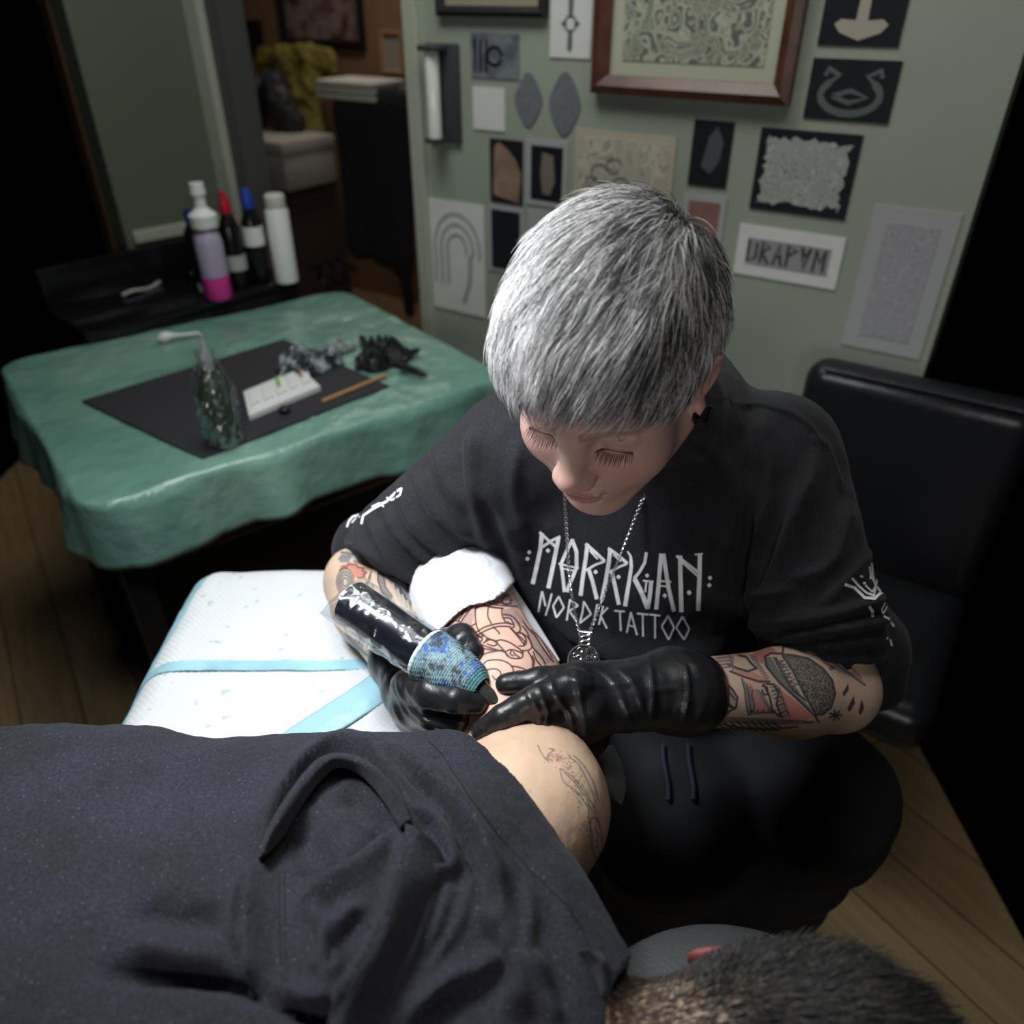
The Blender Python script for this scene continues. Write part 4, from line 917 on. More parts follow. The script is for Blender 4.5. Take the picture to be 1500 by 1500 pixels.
ink_fill(V, N, C_, c3([(780, 145), (850, 240), (925, 400), (960, 470), (1010, 545), (950, 480), (860, 390), (740, 250), (700, 150)]), (.50, .42, .33), .9)
ink_fill(V, N, C_, c3([(660, 155), (700, 150), (760, 260), (860, 390), (1010, 545), (900, 460), (800, 370), (720, 290), (670, 220)]), GRY, .9)
ink_fill(V, N, C_, c3([(130, 500), (300, 540), (430, 520), (400, 560), (760, 580), (1020, 590), (980, 612), (640, 620), (330, 600), (130, 590)]), INK, .85, nz=.9)
ink_fill(V, N, C_, c3([(60, 590), (150, 600), (130, 650), (90, 640)]), INK, .9)
ink_fill(V, N, C_, c3([(130, 470), (300, 500), (420, 490), (430, 520), (300, 540), (140, 520)]), (.36, .37, .36), .8)
for p_ in ([(1190, 400), (1232, 330), (1235, 380), (1200, 425)], [(1225, 500), (1270, 415), (1278, 470), (1245, 525), (1228, 522)], [(1300, 540), (1322, 435), (1340, 500), (1320, 550)], [(885, 98), (925, 95), (965, 103), (925, 122), (890, 112)], [(1100, 215), (1135, 208), (1142, 230), (1112, 250), (1095, 235)]):
    ink_fill(V, N, C_, c3(p_), INK if p_[0][0] > 1150 else (.25, .17, .17), .95)
for k in range(7):
    a = k*.9; ink(V, N, C_, [(c3([(1142, 552), (1142+42*math.cos(a), 552+34*math.sin(a))]), 2.2, INK, .9)])
st = []
S_ = lambda pts, w, c=INK, a=.95: st.append((c3(pts), w, c, a))
S_([(780, 135), (850, 138), (960, 162), (1060, 232), (1122, 312), (1142, 405), (1112, 500), (1060, 545), (1005, 552)], 2.2)
S_([(780, 145), (850, 250), (930, 410), (1010, 548)], 2); S_([(735, 160), (850, 380), (930, 440)], 1.6)
S_([(785, 80), (780, 130), (700, 125), (658, 150), (668, 215), (760, 330), (880, 440), (1005, 560), (1030, 600)], 2.4)
S_([(720, 155), (775, 270), (870, 395), (940, 455)], 1.5)
S_([(990, 95), (1060, 140), (1160, 210), (1260, 280), (1345, 345)], 3.0, (.14, .15, .16)); S_([(1000, 85), (1100, 120), (1200, 180), (1280, 255)], 3.0, (.38, .30, .29), .7); S_([(1080, 110), (1180, 165), (1270, 240), (1320, 300)], 3.0, PNK, .8)
# lettering on the banner
for g_ in ([(738, 185), (782, 178)], [(782, 178), (756, 200), (795, 205)], [(795, 205), (768, 222), (812, 222)], [(776, 250), (822, 240)], [(788, 272), (834, 262)], [(834, 262), (802, 296)], [(802, 296), (846, 288)], [(812, 325), (860, 305)], [(812, 325), (868, 332)], [(838, 315), (842, 328)], [(826, 358), (850, 350), (884, 340)], [(850, 350), (872, 372)], [(846, 388), (884, 384)], [(872, 372), (892, 400)]):
    S_(g_, 1.5, (.10, .10, .11), .9)
S_([(140, 250), (240, 230), (300, 290), (330, 350)], 1.8); S_([(120, 200), (230, 180), (330, 200)], 1.6); S_([(150, 290), (250, 310), (300, 360), (280, 400), (340, 460), (440, 500)], 2.2)
S_([(280, 400), (330, 370), (420, 480)], 2); S_([(330, 210), (360, 300), (440, 380), (470, 430), (460, 500), (400, 530)], 2.4); S_([(300, 400), (440, 500)], 3, INK, .8)
S_([(400, 200), (470, 230), (540, 250), (600, 230), (560, 190), (530, 150), (480, 140)], 2.6); S_([(420, 250), (520, 290), (620, 320), (690, 320)], 2.2)
for k in range(5): S_([(500+18*k, 300+20*k), (520+12*k, 380+8*k), (530+14*k, 480), (545+10*k, 550-6*k)], 1.8, GRY if k % 2 else INK, .85)
for k in range(10): S_([(555+12*k, 140+18*k), (590+10*k, 150+16*k)], 2.2, GRY, .8)
for k in range(9): S_([(700+9*k, 360+26*k), (740+9*k, 350+24*k), (760+9*k, 372+24*k)], 2.0, INK if k % 2 else GRY, .85)
for k in range(8): S_([(600+14*k, 380+22*k), (640+10*k, 400+20*k)], 2.8, GRY, .8)
S_([(670, 335), (720, 340), (750, 400), (740, 480), (770, 560)], 2.2); S_([(650, 340), (690, 420), (710, 520), (760, 560)], 2.2)
S_([(640, 350), (675, 360), (680, 410), (650, 410), (640, 380)], 1.8)
for k in range(9):
    x_ = 330+48*k; S_([(x_, 598), (x_+25, 625), (x_+50, 640), (x_+30, 655), (x_+8, 640)], 2.6, INK, .9)
S_([(310, 600), (500, 640), (700, 650), (880, 630)], 1.8); S_([(130, 640), (240, 580), (390, 530)], 2.4); S_([(60, 560), (160, 620), (300, 660), (520, 685)], 2.2, INK, .7)
for k in range(8): S_([(150+22*k, 340), (165+22*k, 400-6*k)], 1.6, (.35, .27, .16), .6); S_([(340+14*k, 330+14*k), (380+12*k, 330+18*k)], 2.4, GRY, .8)
for k in range(5): S_([(330, 140+22*k), (400+10*k, 130+22*k), (440, 160+20*k)], 2.0, GRY, .85)
S_([(150, 330), (230, 350), (250, 385)], 2.6, GRY); S_([(150, 430), (220, 440), (260, 430)], 1.5, (.45, .20, .12), .6); S_([(130, 230), (150, 220), (165, 240), (150, 260)], 2.4)
for k in range(9): S_([(560+20*k, 545-2*k), (570+20*k, 520+(k % 2)*12)], 2.2, INK, .8)
ink(V, N, C_, st)
# right forearm (towards the left of the photo)
c1 = lambda pts: cv(460, 780, 7.5, pts); st = []
ink_fill(V, N, C_, c1([(290, 210), (430, 190), (600, 240), (700, 330), (560, 330), (400, 280), (290, 290)]), (.30, .31, .31), .75)
ink_fill(V, N, C_, c1([(300, 240), (420, 250), (380, 330), (290, 330), (260, 290)]), GRY, .85)
ink_fill(V, N, C_, c1([(430, 300), (560, 290), (690, 360), (640, 380), (500, 340)]), GRY, .8)
ink_fill(V, N, C_, c1([(290, 360), (400, 330), (480, 350), (560, 400), (580, 460), (540, 500), (440, 500), (420, 430), (340, 390), (280, 420)]), RED, .62)
ink_fill(V, N, C_, c1(circle(345, 540, 85, 20, 130)), (.33, .32, .31), .75); ink_fill(V, N, C_, c1(circle(340, 550, 48, 20, 85)), (.46, .40, .30), .8)
ink_fill(V, N, C_, c1([(560, 560), (600, 500), (625, 430), (630, 500), (600, 580)]), GRY, .9)
ink_fill(V, N, C_, c1([(700, 400), (800, 390), (760, 480), (780, 600), (860, 720), (830, 760), (740, 660), (695, 530)]), GRY, .85)
ink_fill(V, N, C_, c1([(810, 430), (900, 450), (1000, 550), (1080, 650), (1140, 800), (1150, 930), (1080, 800), (960, 700), (860, 600), (815, 520)]), (.22, .25, .26), .85)
S1 = lambda pts, w, c=INK, a=.8: st.append((c1(pts), w, c, a))
for r_ in (30, 52, 74, 95): S1(circle(343, 545, r_, 22, r_*1.55), 1.3, INK, .75)
S1([(280, 420), (330, 370), (350, 395), (380, 340), (420, 355), (460, 350), (480, 385), (540, 390), (530, 420), (580, 440), (540, 460), (560, 490), (480, 500)], 1.3)
S1([(300, 215), (420, 240), (520, 250), (640, 300), (710, 370)], 1.8); S1([(420, 200), (540, 230), (690, 320)], 1.3); S1([(440, 320), (560, 360), (700, 390)], 1.5)
S1([(705, 400), (700, 520), (740, 640), (830, 740)], 1.6); S1([(800, 400), (765, 470), (785, 600), (860, 700)], 1.6); S1([(810, 430), (840, 400), (920, 440), (1000, 530), (1090, 680), (1150, 860)], 2.0)
for k in range(4): S1([(830+50*k, 470+36*k), (880+50*k, 520+30*k), (930+44*k, 500+50*k)], 1.8, (.5, .5, .47), .7); S1([(850+46*k, 520+60*k), (910+40*k, 560+60*k), (950+36*k, 620+70*k)], 1.5, INK, .7)
for k in range(5): S1([(860+55*k, 570+62*k), (890+52*k, 690+58*k), (930+46*k, 790+46*k)], 3.6, (.50, .43, .36), .75); S1([(890+55*k, 560+62*k), (915+52*k, 690+58*k), (960+46*k, 800+46*k)], 1.3, INK, .75)
S1([(640, 560), (650, 600), (640, 640)], 1.4); S1([(600, 500), (630, 430)], 1.5)
S1([(325, 1000), (350, 1120), (440, 1240), (560, 1330), (700, 1440)], 2.4, GRY)
for k in range(9): S1([(400+40*k, 1090+26*k), (470+40*k, 1130+28*k), (450+44*k, 1190+26*k)], 1.6, INK if k % 2 else GRY, .8)
for k in range(6): S1([(350+30*k, 1090+35*k), (400+32*k, 1180+32*k), (460+40*k, 1260+26*k)], 2.6, GRY, .75)
ink_fill(V, N, C_, c1([(430, 1060), (520, 1100), (550, 1300), (500, 1280), (440, 1180)]), GRY, .6); ink_fill(V, N, C_, c1([(560, 1290), (640, 1280), (800, 1420), (820, 1500), (700, 1440)]), GRY, .7)
S1([(520, 1100), (600, 1180), (640, 1260), (760, 1290), (840, 1380)], 1.5); S1([(600, 1220), (700, 1330), (830, 1480)], 1.8); S1([(720, 1200), (740, 1280), (850, 1330)], 1.6)
ink(V, N, C_, st)
# faded work on the parts of the forearms away from the traced side
dd = np.minimum(seg_d(V, ELL, WRL), seg_d(V, ELR, WRR)); away = (dd < .06) & (((V-CAM)*N).sum(1) > -.02) & (l[:, 2] < -.2)
f_ = np.clip(np.sin(34*fbm(V, 9, 4)[away]*2.0)*1.5, 0, .75)[:, None]; C_[away] = C_[away]*(1-f_)+np.array(INK)*f_
M['skin'] = mat('skin', (.5, .3, .25), .48, attr=True, sss=.12, spec=.4, bump=(420, .18, .0012))
mesh_obj('body', V, T_, M['skin'], person, cols=C_)
print('artist body verts', len(V))

# ---------- hair
hs = SDF(); hs.ell(h(0, .014, .038), h(.0770, .0975, .083), fr=HF); hs.ell(h(0, -.034, .046), h(.060, .050, .050), k=.03, fr=HF); hs.ell(h(0, .045, .0), h(.066, .060, .070), k=.03, fr=HF)
def to_w(q): return ST+q@SR.T
NS = 34000
u = rng.normal(size=(NS*2, 3)); u /= np.linalg.norm(u, axis=1)[:, None]; q0 = u*np.array([.085, .11, .09])+np.array([0, .014, .036])
# hairline: forehead height, temples, sideburns, nape
az = np.arctan2(q0[:, 0], -q0[:, 1]); aa = np.abs(az)
line = np.interp(aa, [0, .45, .9, 1.15, 1.45, 1.75, 2.1, 3.2], [.068, .064, .050, .016, -.040, .014, -.035, -.055])
keep = (q0[:, 2] > line); q0 = q0[keep][:NS]; NS = len(q0)
w = to_w(q0*HS); w = hs.snap(w, 6, mx=.03)
WH = to_w(h(.035, .100, .080)[None])[0]         # crown whorl
M_ = 9; paths = np.zeros((NS, M_, 3)); p = w.copy()
layer = rng.uniform(0, 1, NS)**.7; fly = np.abs(rng.normal(size=NS)); jit = rng.normal(size=(NS, 3))
lz_ = (w-ST)@SR/HS
front = np.clip(-lz_[:, 1]/.09, 0, 1); topn = np.clip((lz_[:, 2]-.03)/.07, 0, 1)
Ln = np.interp(lz_[:, 2], [-.05, 0, .05, .07, .12], [.020, .026, .034, .040, .056])*rng.uniform(.7, 1.2, NS)*(1+.30*noise(w, 130, 77))*np.where((lz_[:, 1] > .03) & (lz_[:, 2] < .03), .7, 1)
clump = noise(w, 95, 4)
for k in range(M_):
    t = k/(M_-1); paths[:, k] = p
    if k == M_-1: break
    n_ = hs.grad(p); rad_ = p-WH; lp = (p-ST)@SR
    # radiates from the crown, swept towards her right and forward, falling down at the sides
    swp = np.tile(SR@np.array([-.36, -.86, -.30]), (NS, 1)); dwn = np.tile(SR@np.array([0, -.25, -1.]), (NS, 1))
    rn = rad_/(np.linalg.norm(rad_, axis=1)[:, None]+1e-6); side = np.clip((np.abs(lp[:, 0])-.045)/.03, 0, 1)[:, None]; fr_ = np.clip((-lp[:, 1]-.02)/.06, 0, 1)[:, None]
    d_ = rn*.9+swp*(.55+.4*fr_)*(1-.6*side)+dwn*(.55*side+.45*fr_)+.0
    d_ += .38*np.stack([noise(w, 120, 21), noise(w, 120, 22), noise(w, 120, 23)], 1)+.16*np.stack([noise(w, 45, 31), noise(w, 45, 32), noise(w, 45, 33)], 1)+.15*jit
    d_ -= n_*(d_*n_).sum(1)[:, None]; d_ /= np.linalg.norm(d_, axis=1)[:, None]+1e-9
    p = p+d_*(Ln/(M_-1))[:, None]
    tgt = (.0015+.0125*layer*np.interp(lz_[:, 2], [-.05, .0, .06, .11], [.35, .6, 1, 1.0])*np.sin(min(1, t*1.25+.25)*1.57)+.0030*clump+.0030*t*fly*layer)
    dis = hs(p)-tgt; p = p-hs.grad(p)*np.clip(dis, -.006, .004)[:, None]
lw = (paths[:, 4]-ST)@SR/HS
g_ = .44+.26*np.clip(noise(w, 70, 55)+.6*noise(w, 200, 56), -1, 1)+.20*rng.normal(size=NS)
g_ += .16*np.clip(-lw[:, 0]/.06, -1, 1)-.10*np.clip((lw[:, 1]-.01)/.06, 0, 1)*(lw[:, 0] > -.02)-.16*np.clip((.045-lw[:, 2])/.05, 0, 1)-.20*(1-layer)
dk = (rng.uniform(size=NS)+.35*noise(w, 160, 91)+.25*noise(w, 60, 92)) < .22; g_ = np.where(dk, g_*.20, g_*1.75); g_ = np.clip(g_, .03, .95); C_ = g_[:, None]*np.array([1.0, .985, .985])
hm_ = mat('silver_hair', (.5, .5, .5), .38, attr=True, spec=.6)
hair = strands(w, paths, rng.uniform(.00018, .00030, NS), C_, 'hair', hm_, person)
sc = SDF(); sc.ops = list(hs.ops); V, Q = sc.mesh(ST-.16, ST+.16, .004); lv = (V-ST)@SR/HS; aa = np.abs(np.arctan2(lv[:, 0], -lv[:, 1]))
line = np.interp(aa, [0, .45, .9, 1.15, 1.45, 1.75, 2.1, 3.2], [.060, .056, .040, .008, -.028, .014, -.032, -.052]); V = V-normals(V, Q)*.001
ok = (lv[:, 2] > line)[Q].all(1); Q = Q[ok]; us = np.unique(Q); mp_ = -np.ones(len(V), int); mp_[us] = np.arange(len(us)); V = V[us]; Q = mp_[Q]
V, Q = solidify(V, Q, .002); mesh_obj('hair_undercoat', V, Q, mat('hair_root_grey', (.045, .045, .05), .8), hair)
# eyelashes
for s_ in (-1, 1):
    pts = []
    for k in range(22):
        t = k/21; x_ = s_*(.018+.029*t); r0 = h(x_, -.0805+.010*((t-.4)**2)*3, -.0115); o_ = h(s_*(.004*(t-.4)), -.011-.001*(k % 3), -.0045-.001*(k % 2)); c_ = h(.0012*math.sin(k*2.3), -.0005, .0018+.0008*math.sin(k*1.7)); o_ = o_*(.72+.3*abs(math.sin(k*1.9+s_)))
        r0w = ST+SR@r0; pts.append([r0w+SR@(o_*a+c_*(a*a)) for a in np.linspace(0, 1, 5)])
    pts = np.array(pts); strands(None, pts, np.full(len(pts), .00036), np.tile([.012, .010, .010], (len(pts), 1)), 'eyelashes', mat('lash_black', (.01, .01, .01), .6, attr=True) if s_ < 0 else bpy.data.materials['lash_black'], person)
# ear plug
ep = ST+SR@h(.0790, .002, -.046); mb = MB(); mb.lathe(ep-SR@h(.006, 0, 0), [(.0085, 0), (.0100, .002), (.0075, .006), (.0100, .012), (.0085, .014)], axis=SR@np.array([1, 0, 0.]), n=24); mb.build('ear_plug', M['black_gloss'], person)

# ---------- sweatshirt
S = SDF()
S.cone(P(742, 760, 1.0), P(748, 850, 1.04), .055, .055, k=.03)
cc = lambda x, y, d: P(x, y, d)
S.cone(SHR+np.array([.012, 0, -.004]), SHL+np.array([-.012, 0, -.004]), .062, .062, k=.04)
S.cone(P(985, 640, .965), P(1000, 585, .975), .085, .072, k=.05)
S.cone(NB, NB+(nk-NB)*.42, .082, .074, k=.03); S.ell(CH, (.190, .118, .185), k=.06); S.ell(P(925, 900, 1.10), (.195, .115, .16), k=.06); S.cone(CH+np.array([0, .02, -.12]), PEL+np.array([0, 0, .05]), .135, .165, k=.06)
S.ell(P(940, 720, 1.01), (.16, .09, .10), k=.06)
S.cone(SHL, ELL+(SHL-ELL)*.26+np.array([.006,0,.006]), .069, .064, k=.03); S.cone(SHR, ELR+(SHR-ELR)*.30+np.array([0, 0, .012]), .070, .062, k=.03)
S.cone(P(1215, 905, .935), P(1262, 948, .935), .062, .052, k=.02); S.cone(P(1262, 948, .935), P(1282, 1000, .945), .050, .034, k=.02)
S.cone(P(575, 800, 1.03), P(540, 800, 1.05), .060, .046, k=.02)
V, Q = S.mesh((-.36, .52, .48), (.58, 1.22, 1.16), .004)
N = normals(V, Q)
fl_ = [ # left-of-photo sleeve: long curved folds
 ([(700, 615), (690, 680), (700, 760), (720, 810)], 12, 9, 7), ([(585, 700), (600, 760), (640, 800), (700, 818)], 12, 6, 7), ([(560, 735), (590, 790), (640, 825), (690, 835)], 10, 5, 6), ([(610, 690), (640, 750), (700, 790)], 12, 6, 6),
 ([(540, 755), (565, 810), (600, 840), (650, 850)], 8, 4, 6), ([(520, 770), (545, 815), (580, 842)], 6, 4, 5), ([(504, 792), (535, 800), (575, 830), (610, 850)], 5, 4, 6),
 ([(640, 640), (650, 700), (690, 750)], 16, 8, 5), ([(760, 640), (750, 720), (775, 800)], 14, 10, 4),
 # chest
 ([(800, 900), (880, 950), (980, 965), (1080, 950)], 16, 9, 7), ([(1060, 760), (1050, 850), (1110, 900)], 26, 16, 9), ([(1000, 640), (1060, 700), (1075, 800)], 20, 12, 6), ([(690, 700), (740, 760), (770, 850)], 14, 9, 5),
 ([(1120, 740), (1112, 830), (1125, 950)], 14, 7, 10), ([(1195, 660), (1160, 760), (1135, 860), (1135, 960)], 20, 8, 11), ([(1110, 600), (1125, 700), (1110, 780)], 18, 12, 6), ([(820, 780), (770, 760), (720, 770)], 20, 12, 3), ([(860, 960), (960, 990), (1070, 985)], 12, 9, 6),
 # right-of-photo sleeve
 ([(1240, 730), (1215, 820), (1160, 850)], 16, 8, 7), ([(1280, 800), (1235, 850), (1190, 900)], 12, 8, 5), ([(1130, 912), (1200, 905), (1270, 885), (1300, 870)], 9, 5, 9), ([(1135, 938), (1200, 925), (1260, 915), (1306, 905)], 8, 5, 8),
 ([(1150, 950), (1220, 942), (1300, 935)], 6, 4, 6), ([(1190, 957), (1250, 962), (1300, 960)], 6, 4, 6), ([(1225, 972), (1262, 985), (1300, 990)], 6, 4, 6), ([(1250, 1000), (1280, 1015), (1300, 1010)], 5, 4, 4),
 ([(1185, 640), (1205, 655), (1230, 720)], 6, 4, 3), ([(1075, 592), (1120, 596), (1170, 612), (1208, 650)], 4, 4, 2.6), ([(1115, 870), (1135, 868), (1160, 866)], 8, 3, 6)]
V = folds(V, N, fl_, k=1.8); N = normals(V, Q)
V = V+N*(.0028*fbm(V, 13, 5)+.0007*fbm(V, 55, 9))[:, None]
M['sweat'] = mat('black_cotton', (.0095, .0105, .0155), .88, sheen=.05, bump=(900, .35, .0008), mix=(22, (.0075, .008, .0105), .3, .7), flecks=(160, .075, (.07, .07, .08)), grain=(650, .55, 1.7))
sw = mesh_obj('sweatshirt', V, Q, M['sweat'], person); tree = bvh(V, Q)
print('sweatshirt verts', len(V))
ct = lambda pts: cv(740, 740, 4.4118, pts); L_ = []
def T1(pts, w): L_.append((ct(pts), [q_/4.4118 for q_ in w] if isinstance(w, list) else w/4.4118))
T1([(238, 180), (228, 280), (205, 390), (178, 508)], 27); T1([(345, 208), (330, 290), (308, 400), (280, 536)], 27); T1([(222, 172), (262, 210), (335, 275)], 18); T1([(357, 202), (310, 222), (240, 268)], 18)
T1([(436, 220), (400, 290), (362, 378), (372, 450), (384, 560)], 22); T1([(432, 220), (462, 300), (462, 400), (430, 480), (398, 560)], 24); T1([(345, 376), (410, 392), (478, 406)], 11); T1([(372, 408), (450, 424)], 10)
T1([(532, 250), (522, 340), (505, 450), (488, 584)], 26); T1([(520, 247), (580, 300), (645, 360)], 20); T1([(645, 360), (580, 385), (525, 420)], 16); T1([(546, 290), (600, 348)], 12); T1([(540, 412), (565, 490), (593, 606)], 25)
T1([(680, 280), (670, 370), (652, 480), (625, 618)], 26); T1([(665, 278), (730, 322), (790, 376)], 20); T1([(790, 376), (730, 400), (675, 432)], 16); T1([(698, 318), (748, 362)], 12); T1([(690, 432), (710, 520), (735, 642)], 25)
T1([(790, 296), (812, 330), (815, 400), (800, 500), (775, 652)], [10, 22, 24, 26, 28])
T1([(912, 303), (902, 370), (868, 430), (832, 474)], 20); T1([(836, 474), (880, 560), (922, 668)], 30); T1([(944, 486), (936, 570), (922, 668)], 26); T1([(890, 486), (958, 492)], 11); T1([(912, 490), (905, 560)], 12)
T1([(1008, 312), (1000, 400), (990, 520), (975, 672)], 26); T1([(1022, 312), (1034, 400), (1056, 540), (1090, 686)], 26); T1([(978, 486), (1072, 494)], 12); T1([(1002, 520), (1060, 526)], 10)
T1([(1130, 324), (1132, 450), (1138, 690)], 28); T1([(1258, 314), (1256, 450), (1246, 682)], 28); T1([(1106, 326), (1180, 380), (1250, 434)], 18); T1([(1140, 362), (1190, 410), (1244, 456)], 14); T1([(1225, 318), (1278, 312)], 10)
for x_, y_, r_ in ((277, 292, 14), (585, 430, 14), (733, 462, 14), (917, 453, 13), (1030, 583, 14), (1188, 563, 15), (155, 303, 14), (143, 345, 14), (1325, 468, 14), (1320, 515, 14)): T1([(x_-r_, y_), (x_-r_*.5, y_), (x_, y_), (x_+r_*.5, y_), (x_+r_, y_)], [3, r_*1.8, r_*2.05, r_*1.8, 3])
for g_ in ([(238, 556), (216, 690)], [(240, 556), (252, 610), (262, 652)], [(302, 570), (284, 640), (262, 712)], [(347, 588), (310, 650), (332, 726)], [(332, 726), (381, 660), (347, 588)], [(420, 608), (410, 670), (398, 744)], [(418, 608), (472, 648)], [(472, 648), (415, 682)], [(415, 682), (466, 754)],
           [(510, 620), (500, 690), (483, 762)], [(508, 620), (556, 702)], [(556, 702), (483, 762)], [(596, 638), (568, 776)], [(634, 650), (606, 772)], [(664, 660), (616, 712)], [(616, 712), (658, 795)],
           [(706, 680), (774, 686)], [(742, 684), (747, 812)], [(812, 690), (786, 824)], [(812, 690), (852, 838)], [(796, 776), (836, 784)], [(852, 698), (926, 706)], [(888, 702), (891, 848)], [(932, 705), (1002, 713)], [(968, 710), (968, 860)],
           [(1052, 712), (1011, 782)], [(1011, 782), (1056, 868)], [(1056, 868), (1091, 790)], [(1091, 790), (1052, 712)], [(1145, 718), (1104, 790)], [(1104, 790), (1156, 868)], [(1156, 868), (1189, 798)], [(1189, 798), (1145, 718)]): T1(g_, 12)
M['print'] = mat('white_print', (.85, .86, .88), .6, mix=(150, (.76, .77, .80), .35, .6))
vv, ff = print_strips(tree, L_); mesh_obj('lettering', vv, ff, M['print'], sw)
L_ = []
def T2(x0, y0, s_, pts, w): L_.append((cv(x0, y0, s_, pts), w))
for pts, w_ in (([(850, 912), (858, 888), (872, 872), (895, 866)], 2.6), ([(905, 900), (912, 868), (950, 842), (1000, 815), (1040, 775), (1058, 765)], 3.2), ([(868, 896), (882, 880), (900, 872)], 2), ([(945, 835), (975, 820), (990, 835)], 2.4), ([(1000, 800), (1020, 810), (1050, 790), (1055, 772)], 2.4), ([(935, 850), (965, 828), (1005, 812)], 2)): T2(180, 420, 2.586, pts, w_)
for pts, w_ in (([(738, 1335), (790, 1352), (850, 1412), (905, 1415), (940, 1380), (985, 1392)], 4.2), ([(778, 1300), (815, 1345), (860, 1385), (905, 1400)], 3.2), ([(885, 1215), (890, 1290), (905, 1340), (945, 1388), (968, 1350)], 3), ([(872, 1235), (880, 1290), (925, 1370)], 2.4), ([(915, 1300), (900, 1400)], 2.6), ([(845, 1322), (845, 1336)], 4), ([(880, 1292), (880, 1306)], 4), ([(822, 1285), (836, 1296)], 3.5), ([(850, 1340), (890, 1380), (915, 1320)], 2.6)): T2(1040, 500, 3.75, pts, w_)
for pts, w_ in (([(1305, 450), (1322, 480), (1325, 520)], 3.8), ([(1398, 430), (1378, 470), (1388, 500), (1412, 450)], 2.6), ([(1392, 514), (1425, 530), (1452, 575)], 3), ([(1408, 642), (1430, 655), (1440, 692)], 3)): T2(960, 780, 4.1667, pts, w_)
for s_ in (0, 1, 2):
    vv, ff = print_strips(tree, [q_ for q_ in L_ if (0 if q_[0][0][0] < 800 else 1 if q_[0][0][1] < 881 else 2) == s_], off=.0008); mesh_obj('sleeve_print', vv, ff, M['print'], sw)
# shoulder seam
L_ = [([(1044, 588), (1068, 583), (1072, 592), (1110, 592), (1150, 602), (1185, 622), (1206, 650)], 1.4)]
vv, ff = print_strips(tree, L_, off=.0012); mesh_obj('seam', vv, ff, mat('seam_black', (.006, .006, .008), .9), sw)

# ---------- trousers
Tq = SDF()
for a, b_, c_ in ((HIPL, KNL, ANL), (HIPR, KNR, ANR)):
    Tq.cone(PEL+np.array([0, 0, -.01]), a, .13, .105, k=.05); Tq.cone(a, b_, .108, .092, k=.06); Tq.cone(b_, c_, .090, .075, k=.05)
V, Q = Tq.mesh((-.12, .42, .02), (.62, 1.16, .82), .007); N = normals(V, Q); V = V+N*(.006*fbm(V, 9, 3)+.003*np.sin(V[:, 2]*60+4*fbm(V, 5, 2)))[:, None]
tr_ = mesh_obj('trousers', V, Q, mat('black_trousers', (.006, .0065, .009), .85), person)
tt_ = bvh(V, Q); mb = MB()
for x_ in (975, 1012):
    pts = []
    for y_ in np.linspace(1090, 1172, 12):
        p_, n_ = hit(tt_, x_+4*math.sin(y_*.05), y_)
        pts.append(P(x_+4*math.sin(y_*.05), y_, .98) if p_ is None else p_+(CAM-p_)*.008)
    mb.tube(pts, .0028)
mb.build('drawstring', mat('navy_cord', (.012, .017, .035), .8), tr_)
for a in (ANL, ANR):
    s_ = SDF(); s_.cone(a+np.array([0, .03, -.045]), a+np.array([0, -.15, -.055]), .042, .036, k=.02, flat=((0, 0, 1), .9)); s_.cone(a+np.array([0, .01, .0]), a+np.array([0, .02, -.04]), .042, .042, k=.03)
    V, Q = s_.mesh(a-.24, a+.16, .006); V[:, 2] = np.maximum(V[:, 2], .002); mesh_obj('shoe', V, Q, M['black'], person)

